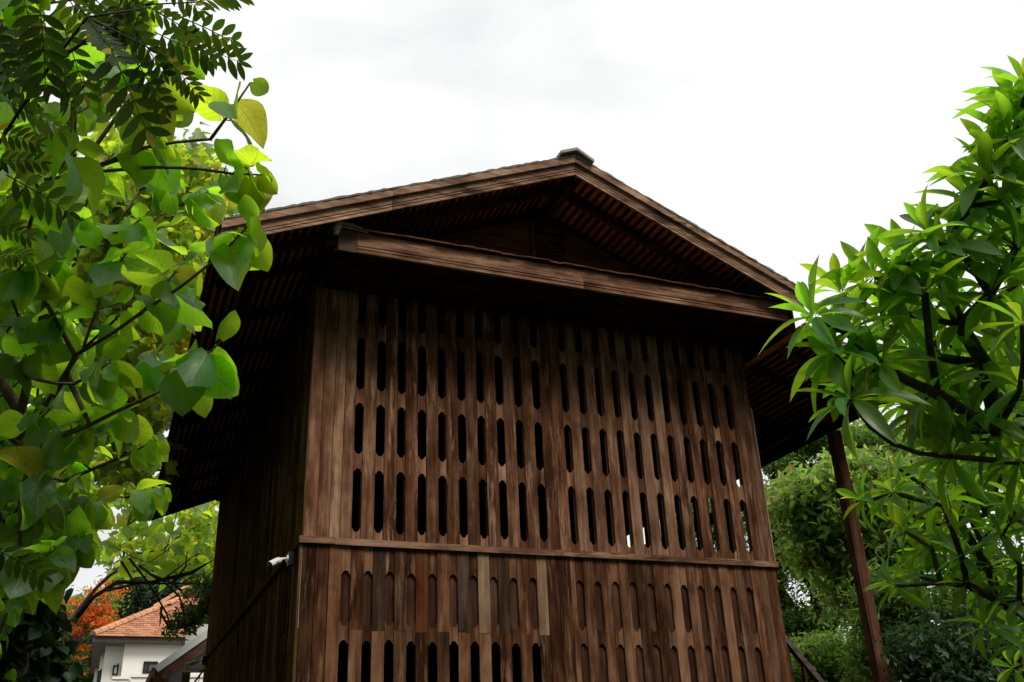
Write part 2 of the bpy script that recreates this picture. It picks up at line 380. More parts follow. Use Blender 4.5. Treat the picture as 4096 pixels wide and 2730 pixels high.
# ------------------------------------------------------------------ main roof
APX, APZ, SL_ = 3.0, 8.955, .428
YF, YB = -1.1, 10.55
roof = empty('roof', parent=house)
LE, RE = -1.24, 6.22
def top_z(X): return APZ-.035-SL_*abs(X-APX)
def sv(sgn): v = Vector((sgn, 0, -SL_)); return v.normalized()
PITCHT = .108
TW = .165
def tile_mesh(nm, ln=.17, w=TW-.005, th=.011):
    mb = MB(); mb.box(-ln/2, -w/2, -th/2, ln/2, w/2, th/2); return mb.mesh(nm, MT_UNDER)
TILE = tile_mesh('roof_tile')
rest = MB()
def slope_tiles(x_start, z_start, sgn, slope, length, y0, y1, rows_obj, par, under):
    """courses of flat tiles on battens; each course slightly tilted over the one below"""
    d = Vector((sgn, 0, -slope)).normalized(); nrm = Vector((slope*sgn, 0, 1)).normalized()
    ncol = int(round((y1-y0)/TW)); nrow = int(length/PITCHT)
    til = (d+nrm*.075).normalized(); tn = Vector((0,1,0)).cross(til)*(-1 if sgn > 0 else 1)
    tn = tn if tn.z > 0 else -tn
    for i in range(nrow):
        c0 = Vector((x_start, 0, z_start))+d*(PITCHT*(i+.45))
        for j in range(ncol):
            y = y0+TW*(j+.5)+(TW*.5 if i % 2 else 0)
            if y > y1: continue
            jz = rnd.uniform(-.004, .004); c = c0+Vector((0, y+rnd.uniform(-.004,.004), 0))+nrm*jz+d*rnd.uniform(-.006,.006)
            if rows_obj and y < .12:
                Mx = Matrix((til, Vector((0,1,0)), tn)).transposed().to_4x4(); Mx.translation = c
                place('roof_tile', TILE, par, mat4=Mx)
            else:
                rest.obox(c, til*.085, Vector((0, TW/2-.0025, 0)), tn*.0055)
        # batten under the course
        mb = MB(); cb = c0-nrm*.030+d*.052
        mb.obox(Vector((0,0,0)), d*.021, Vector((0,(y1-y0)/2-.03,0)), nrm*.014)
        mb.build('batten', MW['dark'], par, loc=cb+Vector((0,(y0+y1)/2,0)))
sl_len = math.hypot(RE-APX, SL_*(RE-APX)); sl_lenL = math.hypot(APX-LE, SL_*(APX-LE))
slope_tiles(APX+.02, top_z(APX), 1, SL_, sl_len, YF+.02, YB, True, roof, 0)
slope_tiles(APX-.02, top_z(APX), -1, SL_, sl_lenL, YF+.02, YB, False, roof, 0)
# lower tier on the right
LX0, LX1, LZ0, LS_ = 6.20, 7.93, 7.05, .325
ltier = empty('veranda_roof', parent=house)
slope_tiles(LX0, LZ0-.03, 1, LS_, math.hypot(LX1-LX0, LS_*(LX1-LX0)), YF+.02, YB, False, ltier, 0)
rest.build('tile_courses', MT_UNDER, roof, kind='stuff')
def deck(par, x0, z0, x1, z1):
    a = Vector((x0, (YF+YB)/2, z0)); b = Vector((x1, (YF+YB)/2, z1)); d = (b-a); n = Vector((0,1,0)).cross(d).normalized(); n = n if n.z > 0 else -n
    mb = MB(); mb.obox(Vector((0,0,0)), d*.5, Vector((0,(YB-YF)/2-.03,0)), n*.004); mb.build('roof_felt', MT_UNDER, par, loc=(a+b)/2+n*.026)
deck(roof, APX, top_z(APX), RE, top_z(RE)); deck(roof, APX, top_z(APX), LE, top_z(LE)); deck(ltier, LX0, LZ0-.03, LX1, LZ0-.03-LS_*(LX1-LX0))
# rafters, ridge beam, purlins
def rafter(par, x0, z0, x1, z1, y, w=.05, h=.12, nm='rafter', mat='darkx'):
    a = Vector((x0, 0, z0)); b = Vector((x1, 0, z1)); d = (b-a); ln = d.length; d.normalize(); n = Vector((0,1,0)).cross(d); n = n if n.z > 0 else -n
    mb = MB(); mb.obox(Vector((0,0,0)), d*(ln/2), Vector((0,w/2,0)), n*(h/2)); return mb.build(nm, MW[mat], par, loc=(a+b)/2+Vector((0,y,0))-n*(h/2+.05))
for y in (-.56, .06, 1.2, 2.4, 3.6, 4.8, 6.0, 7.2, 8.4, 9.6, 10.4):
    rafter(roof, APX+.03, top_z(APX)-.01, RE-.04, top_z(RE)+.005, y); rafter(roof, APX-.03, top_z(APX)-.01, LE+.05, top_z(LE)+.005, y)
    rafter(ltier, LX0+.05, LZ0-.05, LX1-.06, LZ0-.03-LS_*(LX1-LX0-.02), y)
mb = MB(); mb.box(-.06, YF+.12, -.14, .06, YB-.1, .06); mb.build('ridge_beam', MW['dark'], roof, loc=(APX, 0, APZ-.24))
for X_, z_ in ((-.02, top_z(0)-.33), (5.9, top_z(5.9)-.33), (-.75, top_z(-.75)-.23)):
    mb = MB(); mb.box(-.05, YF+.25, -.07, .05, YB-.7, .07); mb.build('purlin', MW['dark'], roof, loc=(X_, 0, z_))
mb = MB(); mb.box(-.06, -.7, -.08, .06, YB-.2, .08); mb.build('purlin', MW['dark'], ltier, loc=(7.35, 0, LZ0-.03-LS_*(7.35-LX0)-.25))

# barge boards: a stepped profile with two grooves, swept down the slope
BP = [(-.046,0),(-.046,-.096),(-.004,-.098),(-.004,-.176),(.010,-.178),(.010,-.188),(-.004,-.190),(-.004,-.212),(.010,-.214),(.010,-.224),(-.004,-.226),(-.004,-.262),(.026,-.262),(.026,0)]
def sweep(par, name, mat, A, B, prof, cutA=None, cutB=None, lumps=0):
    """sweep a profile (outward, up) from A to B, both in a plane of constant y; vertical end cuts"""
    A = Vector(A); B = Vector(B); mb = MB(); n = len(prof); segs = 26
    vs = []
    for k in range(segs+1):
        f = k/segs; P = A.lerp(B, f)-A
        for j, (o_, u) in enumerate(prof):
            e = (rnd.uniform(-.006, .006) if lumps and u > -.01 else 0)+(rnd.uniform(-.0015, .0015) if lumps else 0)
            vs.append((P.x, P.y+o_, P.z+u+e))
    fs = [tuple(range(n-1, -1, -1)), tuple(range(segs*n, segs*n+n))]
    for k in range(segs):
        for j in range(n): fs.append((k*n+j, k*n+(j+1) % n, (k+1)*n+(j+1) % n, (k+1)*n+j))
    mb.add(vs, fs); return mb.build(name, mat, par, loc=A)
def slopez(X): return APZ-SL_*abs(X-APX)
MB_BARGE = wood('barge_teak', (.050,.029,.019), (.26,.155,.10), (.50,.33,.225), axis=0, wear=.55, spread=.2)
sweep(roof, 'barge_board', MB_BARGE, (APX-.002, YF, APZ), (.62, YF, slopez(.62)), BP, lumps=1)
sweep(roof, 'barge_board', MB_BARGE, (.615, YF+.004, slopez(.615)), (LE+.02, YF+.004, slopez(LE)+.004), BP, lumps=1)
sweep(roof, 'barge_board', MB_BARGE, (APX+.002, YF, APZ), (4.55, YF, slopez(4.55)), BP, lumps=1)
sweep(roof, 'barge_board', MB_BARGE, (4.555, YF+.004, slopez(4.555)), (RE+.06, YF+.004, slopez(RE+.06)), BP, lumps=1)
BP2 = [(o_, u*.72) for o_, u in BP]
sweep(ltier, 'barge_board', MB_BARGE, (6.22, YF+.03, LZ0-(6.22-LX0)*LS_+.02), (LX1+.02, YF+.03, LZ0-LS_*(LX1-LX0)+.02), BP2, lumps=1)
for (x0, y0, z0, x1, nm) in ((APX, YB, APZ, LE, 1), (APX, YB, APZ, RE, 1)):
    A = Vector((x0, y0, slopez(x0))); B = Vector((x1, y0, slopez(x1))); sweep(roof, 'back_barge', MW['darkx'], A, B, [(.03,0),(.03,-.2),(0,-.2),(0,0)])
# eave boards
mb = MB(); mb.box(-.03, YF, -.20, 0, YB, -.01); mb.build('eave_board', MW['dark'], roof, loc=(LE, 0, slopez(LE)))
mb = MB(); mb.box(0, YF+.06, -.16, .028, YB, -.01); mb.build('eave_board', MW['dark'], ltier, loc=(LX1, 0, LZ0-LS_*(LX1-LX0)))
mb = MB(); mb.box(0, YF+.04, -.14, .028, YB, .0); mb.build('eave_board', MW['dark'], roof, loc=(RE, 0, slopez(RE)-.02))
mb = MB(); mb.box(0, YF+.12, LZ0-.04, .02, YB-.05, top_z(RE)-.03); mb.build('closing_board', MW['dark'], ltier, loc=(RE-.06, 0, 0))  # added to block light coming through the gap below the main eave
# thin edge of mortar and tile lying on the barge boards
def crust(par, x0, x1, zf, yc, mat, nm, h=.014, wdt=.09):
    n = int(abs(x1-x0)/.05); mb = MB(); vs = []; fs = []
    for i in range(n+1):
        X = x0+(x1-x0)*i/n; z = zf(X); a = rnd.uniform(-.005, .012); y = rnd.uniform(-.006, .006)
        vs += [(X, yc-.050+y, z-.004), (X, yc-.056+y, z+h+a), (X, yc+wdt, z+h+a*.5), (X, yc+wdt, z-.02)]
    for i in range(n):
        b = 4*i
        for k in range(4): fs.append((b+k, b+(k+1) % 4, b+4+(k+1) % 4, b+4+k))
    fs += [(3,2,1,0), (4*n, 4*n+1, 4*n+2, 4*n+3)]
    mb.add(vs, fs); return mb.build(nm, mat, par)
crust(roof, APX, LE+.03, slopez, YF, MT_CEM, 'mortar_edge'); crust(roof, APX, RE+.05, slopez, YF, MT_CEM, 'mortar_edge')
# ridge capping: thick bent cement plate sticking out over the apex
cap = MB()
cv = []
for yy in (YF-.115, YF+.55):
    for (x, z) in ((-.235,-.018),(0,.088),(.235,-.050),(.232,-.088),(0,.046),(-.228,-.056)): cv.append((APX+x, yy, APZ+z))
cap.add(cv, [(0,1,4,5),(1,2,3,4),(11,10,7,6),(10,9,8,7),(0,6,7,1),(1,7,8,2),(2,8,9,3),(3,9,10,4),(4,10,11,5),(5,11,6,0)])
cap.build('ridge_cap', MT_CEM, roof)
cap = MB(); cv = []
for yy in (YF+.56, YB):
    for (x, z) in ((-.2,-.05),(0,.05),(.2,-.05),(.2,-.09),(0,.01),(-.2,-.09)): cv.append((APX+x, yy, APZ+z))
cap.add(cv, [(0,1,4,5),(1,2,3,4),(11,10,7,6),(10,9,8,7),(0,6,7,1),(1,7,8,2),(2,8,9,3),(3,9,10,4),(4,10,11,5),(5,11,6,0)])
cap.build('ridge_cap', MT_CEM, roof)

# ------------------------------------------------------------------ gable wall with horizontal boards and a louvred vent
gab = empty('gable', parent=house)
VX0, VX1, VZ0, VZ1 = 2.88, 3.28, 8.00, 8.55
z = 7.63; bh = .165
while z < 8.80:
    z1 = z+bh
    xl = APX-(APZ-.22-z1)/SL_+.0; xr = 2*APX-xl
    xl0 = APX-(APZ-.22-z)/SL_; xr0 = 2*APX-xl0
    def seg(a0, a1, b0, b1):
        mb = MB(); tl = .012
        vs = [(a0,-.012,z),(b0,-.012,z),(b1,0,z1+tl),(a1,0,z1+tl),(a0,.012,z),(b0,.012,z),(b1,.014,z1+tl),(a1,.014,z1+tl)]
        mb.add(vs, [(0,1,2,3),(7,6,5,4),(0,4,5,1),(1,5,6,2),(2,6,7,3),(3,7,4,0)]); mb.build('gable_board', MW['gable'], gab)
    if z1 > VZ0 and z < VZ1:
        if VX0-.05 > xl: seg(xl0, xl, VX0-.05, VX0-.05); seg(VX1+.05, VX1+.05, xr0, xr)
    elif xr > xl: seg(xl0, xl, xr0, xr)
    z = z1
vent = empty('louvre_vent', parent=gab)
for a in ((VX0-.055, VZ0-.06, VX0, VZ1+.06), (VX1, VZ0-.06, VX1+.055, VZ1+.06), (VX0, VZ0-.06, VX1, VZ0), (VX0, VZ1, VX1, VZ1+.06)):
    mb = MB(); mb.box(a[0]+.001, -.035, a[1], a[2]-.001, .03, a[3]); mb.build('vent_frame', MW['gable'], vent)
nl = 11
for i in range(nl):
    zc = VZ0+(i+.5)*(VZ1-VZ0)/nl
    mb = MB(); mb.obox(Vector((0,0,0)), Vector(((VX1-VX0)/2-.002,0,0)), Vector((0,-.022,-.012)), Vector((0,.004,-.007))); mb.build('louvre_slat', MW['gable'], vent, loc=((VX0+VX1)/2, 0, zc))

# ------------------------------------------------------------------ skirt roof across the foot of the gable
skirt = empty('skirt_roof', parent=house)
KY, KX0, KX1, KZ = -.88, .055, 6.10, 7.45
SP = [(.014,.0),(.014,-.116),(-.026,-.120),(-.026,-.192),(-.010,-.194),(-.010,-.204),(-.026,-.206),(-.026,-.230),(-.010,-.232),(-.010,-.242),(-.026,-.244),(-.026,-.284),(.024,-.284),(.024,0)]
SPL = [(.01,.0),(.01,-.118),(-.014,-.124),(-.014,-.284),(.02,-.284),(.02,0)]
sweep(skirt, 'fascia_board', MW['beamx'], (KX0+.215, KY, KZ-.008), (3.1, KY, KZ-.004), SP, lumps=1)
sweep(skirt, 'fascia_board', MW['beamx'], (3.104, KY, KZ-.004), (KX1+.1, KY, KZ+.003), SP, lumps=1)
sweep(skirt, 'fascia_end', wood('grey_board', (.05,.036,.027), (.10,.072,.055), (.17,.125,.095), axis=0, spread=.1), (KX0, KY-.004, KZ-.008), (KX0+.212, KY-.004, KZ-.008), SPL)
# return of the fascia along the left end and the soffit boards below the tiles
for k, (za, zb, dx) in enumerate(((0,-.11,.0),(-.125,-.195,-.016),(-.205,-.236,-.022),(-.246,-.284,-.016))):
    mb = MB(); mb.box(KX0+dx-.012, KY+.012, KZ-.008+zb, KX0+.02, -.03, KZ-.008+za); mb.build('fascia_return', MW['darkx'], skirt)
KS = .40
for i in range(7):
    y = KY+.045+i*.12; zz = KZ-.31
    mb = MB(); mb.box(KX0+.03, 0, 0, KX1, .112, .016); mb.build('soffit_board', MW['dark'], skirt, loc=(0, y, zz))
MT_SK = tiles('skirt_tile', (.27,.125,.072), (.085,.045,.03))
me_s = MB(); me_s.box(-.080, -.10, -.007, .080, .10, .007); me_s = me_s.mesh('skirt_tile', MT_SK)
dk = Vector((0, 1, KS)).normalized(); nk = Vector((0, -KS, 1)).normalized()
ntile = int((KX1-KX0)/.163)
restk = MB()
for r in range(7):
    for i in range(ntile+1):
        X = KX0+.08+.163*(i+(.5 if r % 2 else 0)); 
        if X > KX1+.1: continue
        c = Vector((X, KY-.035, KZ+.012))+dk*(.10+.135*r+rnd.uniform(-.014,.010))+nk*(rnd.uniform(-.004,.010)+.006)
        e = rnd.uniform(-.05, .05)
        ax = (Vector((1,0,0))+nk*e).normalized(); nn = ax.cross(dk); nn = nn if nn.z > 0 else -nn
        if r < 2:
            Mx = Matrix((ax, dk, nn)).transposed().to_4x4(); Mx.translation = c; place('skirt_tile', me_s, skirt, mat4=Mx)
        else: restk.obox(c, ax*.08, dk*.1, nn*.007)
restk.build('tile_courses', MT_SK, skirt, kind='stuff')
# lumpy mortar over the left hip end and a dab at the right
def lump(par, pts, rads, nm, mat):
    mb = MB(); mb.tube(pts, rads, 9)
    mb.v = [tuple(c+rnd.uniform(-.012, .012) for c in q) for q in mb.v]; return mb.build(nm, mat, par)
lump(skirt, [(KX0-.03,KY-.02,KZ-.10),(KX0-.025,KY-.035,KZ-.03),(KX0-.01,KY-.03,KZ+.03),(KX0+.04,KY-.01,KZ+.055),(KX0+.12,KY,KZ+.045),(KX0+.23,KY+.01,KZ+.03),(KX0+.34,KY+.02,KZ+.022)], [.028,.044,.05,.045,.034,.022,.01], 'mortar', MT_MORTAR)
lump(skirt, [(KX0-.03,KY-.02,KZ+.0),(KX0-.025,-.6,KZ+.10),(KX0-.02,-.25,KZ+.25),(KX0,-.02,KZ+.34)], [.04,.05,.05,.05], 'mortar', MT_CEM)
lump(skirt, [(KX1-.08,KY-.03,KZ+.03),(KX1+.03,KY-.02,KZ+.035),(KX1+.12,KY-.01,KZ+.03)], [.012,.022,.012], 'mortar', MT_MORTAR)

# chalked lettering, now barely readable, on the left barge board
MCH = plain('chalk', (.62,.52,.42), .9, .05)
GLY = {'U': [[(0,1),(.05,.2),(.3,0),(.5,.2),(.55,1)]], 'H': [[(0,0),(.1,1)],[(.5,0),(.55,.9)],[(.05,.5),(.52,.5)]], 'n': [[(0,0),(.05,.8)],[(.05,.6),(.3,.85),(.45,.5),(.5,0)]],
       'w': [[(0,.6),(.1,0),(.3,.5),(.45,0),(.6,.6)]], 's': [[(.4,.7),(.1,.6),(.35,.3),(.05,.05)]], 'f': [[(.45,1),(.25,.9),(.2,-.1)],[(0,.5),(.45,.55)]], 'e': [[(.05,.35),(.4,.4),(.3,.65),(.05,.4),(.15,.05),(.45,.1)]],
       '2': [[(0,.7),(.25,.95),(.4,.7),(.05,.05),(.5,.05)]], 'c': [[(.4,.65),(.1,.5),(.1,.1),(.45,.08)]]}
def chalk(textline, X0, w, h):
    chg = MB(); x = 0
    dxv = Vector((1, 0, SL_)).normalized(); uv_ = Vector((-SL_, 0, 1)).normalized()
    B0 = Vector((X0, YF-.0065, slopez(X0)-.168))
    for ch in textline:
        if ch in GLY:
            for st in GLY[ch]:
                pts = [B0+dxv*(x+a*w)+uv_*(b*h) for a, b in st]
                chg.tube(pts, .0022, 4)
        x += w*.82
    return chg.build('chalk_lettering', MCH, roof)
chalk('UHn  wsfe 2nc', 1.53, .052, .045)

# ------------------------------------------------------------------ veranda post and stair rail on the right
pst = on_y(3345, 1780, .42)
post = empty('veranda_post', parent=house)
ptop = LZ0-.03-LS_*(pst.x-LX0)-.30
def taper_post(x, y, r, z0, z1):
    mb = MB(); a = R_(18)
    ring = [(-1,-.72),(-.72,-1),(.72,-1),(1,-.72),(1,.72),(.72,1),(-.72,1),(-1,.72)]
    vs = []
    for k in range(9):
        f = k/8; rr = r*(1.06-.12*f)
        for (u, v) in ring: vs.append((rr*u+.004*math.sin(k*2.1), rr*v, z0+(z1-z0)*f))
    fs = [tuple(range(7, -1, -1)), tuple(range(64, 72))]
    for k in range(8):
        for j in range(8): fs.append((k*8+j, k*8+(j+1) % 8, (k+1)*8+(j+1) % 8, (k+1)*8+j))
    mb.add(vs, fs); return mb.build('post_shaft', MW['post'], post, loc=(x, y, 0))
taper_post(pst.x, pst.y, .088, -.05, ptop)
mb = MB(); mb.box(-.16, -.16, -.04, .16, .16, .18); mb.build('post_base', MT_CEM, post, loc=(pst.x, pst.y, 0))

stair = tag(empty('stair_railing', (6.4, .9, 0)), 'dark timber stair railing at the right corner of the wooden house', 'railing')
MRL = wood('grey_rail', (.05,.04,.036), (.12,.095,.085), (.22,.18,.16), axis=0, spread=.1)
A = on_y(3128, 2545, .9); dirv = (on_y(3290, 2742, .9)-A).normalized(); A = A-dirv*.5; B = A+dirv*4.6
def bar(par, nm, a, b, w, h, mat):
    a = Vector(a); b = Vector(b); d = (b-a); ln = d.length; d = d.normalized(); s = d.cross(Vector((0,0,1)))
    s = s.normalized() if s.length > 1e-3 else Vector((1,0,0)); u = s.cross(d)
    mb = MB(); mb.obox(Vector((0,0,0)), d*(ln/2), s*(w/2), u*(h/2)); return mb.build(nm, mat, par, loc=(a+b)/2-par.location)
bar(stair, 'handrail', A, B, .09, .07, MRL)
bar(stair, 'stringer', A-Vector((0,0,.86)), B-Vector((0,0,.86)), .06, .2, MW['darkx'])
k = .25
while k < 4.5:
    q = A+dirv*k; bar(stair, 'baluster', q-Vector((0,0,.80)), q-Vector((0,0,.045)), .035, .05, MW['darkx']); k += .33
q = A+dirv*4.4; bar(stair, 'newel_post', (q.x, q.y, -.05), (q.x, q.y, max(q.z+.05, .5)), .1, .1, MW['darkx'])
for i in range(12):
    q = A+dirv*(.3+i*.36)-Vector((0,0,.9)); mb = MB(); mb.box(-.14, 0, -.02, .14, .95, .02); mb.build('tread', MW['darkx'], stair, loc=q-stair.location)

# ------------------------------------------------------------------ surveillance cameras
MCW = plain('white_plastic', (.74,.73,.70), .35, .03, 30, spec=.5); MCB = plain('black_box', (.012,.012,.012), .5, .1); MCG = plain('lens_glass', (.01,.01,.012), .08, .02, spec=.8); MBLUE = plain('blue_print', (.03,.07,.35), .5, .02)
def cctv(pos, aim, label, mat=MCW, s=1.0):
    t_ = tag(empty('security_camera', pos), label, 'camera', 'cameras on the side wall')
    P = Vector((0,0,0))
    mb = MB(); mb.box(-.05*s, -.055*s, -.075*s, .03, .055*s, .075*s); mb.build('junction_box', MCB, t_)
    ax = Vector((-1,0,0))
    mb = MB(); mb.tube([ax*.05*s, ax*.066*s], [.046*s,.044*s], 20); mb.build('base_plate', mat, t_)
    j = ax*.125*s+Vector((0,0,-.008*s))
    mb = MB(); mb.tube([ax*.066*s, ax*.10*s, j], [.017*s,.015*s,.014*s], 12); mb.tube([j+Vector((0,-.016*s,0)), j+Vector((0,.016*s,0))], .019*s, 12); mb.build('arm', mat, t_, smooth=True)
    a = Vector(aim).normalized(); b0 = j+a*.012*s
    mb = MB(); mb.tube([b0, b0+a*.018*s, b0+a*.026*s, b0+a*.15*s], [.020*s,.028*s,.037*s,.037*s], 24); bd = mb.build('body', mat, t_)
    side = a.cross(Vector((0,0,1))).normalized(); u = side.cross(a)
    vs = []; n = 15
    mb = MB(); 
    for q in (.05*s, .195*s):
        for k in range(n):
            an = R_(-105+210*k/(n-1)); d = (u*math.cos(an)+side*math.sin(an)); vs.append(b0+a*q+d*.0395*s)
    for q in (.05*s, .195*s):
        for k in range(n):
            an = R_(-105+210*k/(n-1)); d = (u*math.cos(an)+side*math.sin(an)); vs.append(b0+a*q+d*.0425*s)
    fs = []
    for k in range(n-1):
        fs += [(k, k+1, n+k+1, n+k), (2*n+k, 3*n+k, 3*n+k+1, 2*n+k+1), (k, 2*n+k, 2*n+k+1, k+1), (n+k, n+k+1, 3*n+k+1, 3*n+k)]
    mb.add(vs, fs); mb.build('sun_hood', mat, t_)
    mb = MB(); mb.tube([b0+a*.150*s, b0+a*.152*s], .031*s, 20); mb.build('lens', MCG, t_)
    sd = -side if side.y > 0 else side
    c = b0+a*.105*s+sd*.0432*s; mb = MB(); 
    for k in range(3): mb.obox(c+a*(k-1)*.011*s, a*.004*s, u*.007*s, sd*.0006)
    mb.build('logo_print', MBLUE, t_)
    return t_
cctv((-.055, .26, 3.955), (-.70, -.52, -.46), 'white bullet security camera under the rail near the front corner of the wooden house', s=.92)
cctv((-.055, 9.1, 4.02), (-.88, -.2, -.36), 'small greyish security camera at the far end of the side wall')
# stay with a cable at the far end of the side wall
br = tag(empty('wall_bracket', (0, 9.25, 3.2)), 'thin grey metal stay with a cable at the far end of the side wall', 'bracket')
MGR = plain('grey_metal', (.30,.30,.28), .5, .1)
a = Vector((-.03, 9.25, 3.9)); b = on_y(770, 2740, 9.25); b2 = on_y(795, 2685, 9.25)
mb = MB(); mb.tube([a-br.location, b-br.location, b-br.location+(b-a)*.8], .018, 8); mb.build('stay', MGR, br)
mb = MB(); mb.tube([b2-br.location, Vector((-.02, 9.25, b2.z+.03))-br.location], .016, 8); mb.build('arm', MGR, br)
mb = MB(); mb.tube([Vector((-.10,9.24,3.8))-br.location, Vector((-.13,9.24,3.6))-br.location, Vector((-.16,9.24,3.42))-br.location, Vector((-.19,9.24,3.34))-br.location, Vector((-.12,9.24,3.36))-br.location], .007, 6); mb.build('cable', MCB, br)

# ------------------------------------------------------------------ leaf and bark materials
def leaf_mat(name, top, under, trans, rough=.42, tr=.55, veins=0, vein_col=(.42,.50,.16), var=.35, young=None, spec=.4, tone=False, blem=0):
    m, t, p, o = new_mat(name)
    oi = t.nodes.new('ShaderNodeObjectInfo'); g = t.nodes.new('ShaderNodeNewGeometry')
    rr = math_(t, 'FRACT', math_(t, 'ADD', oi.outputs['Random'], g.outputs['Random Per Island']))
    wn = t.nodes.new('ShaderNodeTexWhiteNoise'); wn.noise_dimensions = '1D'; t.links.new(rr, wn.inputs['W']); rv = wn.outputs[0]
    c = mixc(t, g.outputs['Backfacing'], top, under); tcx = t.nodes.new('ShaderNodeRGB'); tcx.outputs[0].default_value = (*trans, 1); tc_ = tcx.outputs[0]
    f = math_(t, 'ADD', math_(t, 'MULTIPLY', rv, 2*var), 1-var)
    hue = t.nodes.new('ShaderNodeHueSaturation'); t.links.new(c, hue.inputs['Color']); t.links.new(f, hue.inputs['Value'])
    h2 = math_(t, 'ADD', math_(t, 'MULTIPLY', math_(t, 'FRACT', math_(t, 'MULTIPLY', rv, 7.3)), .05), .475); t.links.new(h2, hue.inputs['Hue']); c = hue.outputs[0]
    hue2 = t.nodes.new('ShaderNodeHueSaturation'); t.links.new(tc_, hue2.inputs['Color']); t.links.new(f, hue2.inputs['Value']); t.links.new(h2, hue2.inputs['Hue']); tc_ = hue2.outputs[0]
    if young:
        ym = math_(t, 'GREATER_THAN', math_(t, 'FRACT', math_(t, 'MULTIPLY', rv, 13.7)), young[1])
        c = mixc(t, ym, c, young[0]); tc_ = mixc(t, ym, tc_, tuple(x*1.2 for x in young[0]))
    tx = t.nodes.new('ShaderNodeTexCoord')
    if veins:
        s = t.nodes.new('ShaderNodeSeparateXYZ'); t.links.new(tx.outputs['UV'], s.inputs[0])
        u = math_(t, 'ABSOLUTE', math_(t, 'SUBTRACT', s.outputs[0], .5)); vv = s.outputs[1]
        mid = math_(t, 'LESS_THAN', u, .017 if veins < 15 else .022)
        ph = math_(t, 'FRACT', math_(t, 'MULTIPLY', math_(t, 'SUBTRACT', vv, math_(t, 'MULTIPLY', u, .55 if veins < 15 else .2)), veins))
        lat = math_(t, 'LESS_THAN', math_(t, 'ABSOLUTE', math_(t, 'SUBTRACT', ph, .5)), .075 if veins < 15 else .12)
        vm = math_(t, 'MAXIMUM', mid, math_(t, 'MULTIPLY', lat, .55 if veins < 15 else .3))
        inv = math_(t, 'SUBTRACT', 1.0, math_(t, 'MULTIPLY', g.outputs['Backfacing'], .35))
        c = mixc(t, math_(t, 'MULTIPLY', math_(t, 'MULTIPLY', vm, inv), .9), c, vein_col)
        tc_ = mixc(t, math_(t, 'MULTIPLY', vm, .55), tc_, tuple(x*.35 for x in trans))
        bump(t, p, math_(t, 'ADD', ph, math_(t, 'MULTIPLY', mid, .0)), .25, .004)
    if blem:
        nb = noise(t, tx.outputs['Object'], blem, 3); bm = ramp(t, nb, [(.66, (0,0,0)), (.72, (1,1,1))])
        c = mixc(t, math_(t, 'MULTIPLY', bm, .6), c, (.10,.075,.03)); tc_ = mixc(t, math_(t, 'MULTIPLY', bm, .6), tc_, (.12,.09,.03))
    t.links.new(c, p.inputs['Base Color']); p.inputs['Roughness'].default_value = rough; p.inputs['Specular IOR Level'].default_value = spec
    td = t.nodes.new('ShaderNodeBsdfTranslucent'); t.links.new(tc_, td.inputs[0])
    ad = t.nodes.new('ShaderNodeMixShader'); ad.inputs[0].default_value = tr
    t.links.new(p.outputs[0], ad.inputs[1]); t.links.new(td.outputs[0], ad.inputs[2]); t.links.new(ad.outputs[0], o.inputs[0])
    return m
ML_TEAK = leaf_mat('broad_leaf', (.105,.190,.120), (.13,.25,.040), (.54,.90,.03), .45, .64, 7, (.42,.48,.22), .38, young=((.46,.46,.04), .955), spec=.55, blem=9)  # glaucous leaf top, paled so its colour carries the reflected sky sheen
ML_TEAK_S = leaf_mat('broad_leaf_small', (.080,.160,.070), (.15,.25,.04), (.58,.80,.04), .42, .58, 0, var=.3, young=((.50,.46,.05), .94), spec=.5)
ML_PIN = leaf_mat('pinnate_leaf', (.020,.048,.010), (.026,.056,.011), (.09,.17,.012), .5, .36, 9, (.05,.09,.02), .3, young=((.34,.30,.03), .95), spec=.12)
ML_PLU = leaf_mat('frangipani_leaf', (.085,.215,.055), (.12,.28,.04), (.44,.78,.03), .38, .58, 26, (.32,.46,.13), .25, spec=.5)
ML_RAIN = leaf_mat('rain_tree_leaf', (.075,.175,.045), (.10,.20,.05), (.32,.56,.06), .55, .46, 0, var=.38, young=((.26,.30,.06), .93))
ML_LIME = leaf_mat('lime_leaf', (.14,.25,.062), (.17,.29,.07), (.46,.70,.10), .5, .48, 0, var=.33, young=((.36,.33,.09), .9))
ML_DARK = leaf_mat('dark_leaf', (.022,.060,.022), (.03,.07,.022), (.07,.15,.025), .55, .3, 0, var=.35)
ML_BLUE = leaf_mat('blue_green_leaf', (.045,.105,.055), (.055,.115,.055), (.10,.20,.07), .5, .35, 0, var=.35)
ML_MAPLE = leaf_mat('brownish_leaf', (.040,.070,.018), (.055,.080,.020), (.14,.22,.025), .5, .4, 0, var=.35)
ML_FLAME = leaf_mat('orange_flower', (.78,.15,.03), (.80,.19,.04), (.90,.26,.03), .6, .4, 0, var=.30, young=((.80,.36,.04), .86))
ML_FEA = leaf_mat('feather_leaf', (.10,.20,.04), (.12,.23,.04), (.30,.46,.05), .5, .45, 0, var=.3)
def bark(name, dark, light, scale=14):
    m, t, p, o = new_mat(name); v, r = coords(t)
    n = noise(t, vscale(t, v, (1,1,.25)), scale, 5, .65); c = ramp(t, n, [(.36, dark), (.66, light)])
    t.links.new(c, p.inputs['Base Color']); p.inputs['Roughness'].default_value = .85; bump(t, p, n, .7, .02); return m
MBK_TEAK = bark('pale_brown_bark', (.05,.034,.024), (.20,.145,.10)); MBK_TWIG = bark('brown_twig', (.07,.050,.028), (.17,.125,.068), 30)
MBK_PLU = bark('grey_brown_bark', (.022,.017,.013), (.085,.068,.054), 22); MBK_DARK = bark('dark_bark', (.014,.010,.008), (.05,.037,.028), 10)
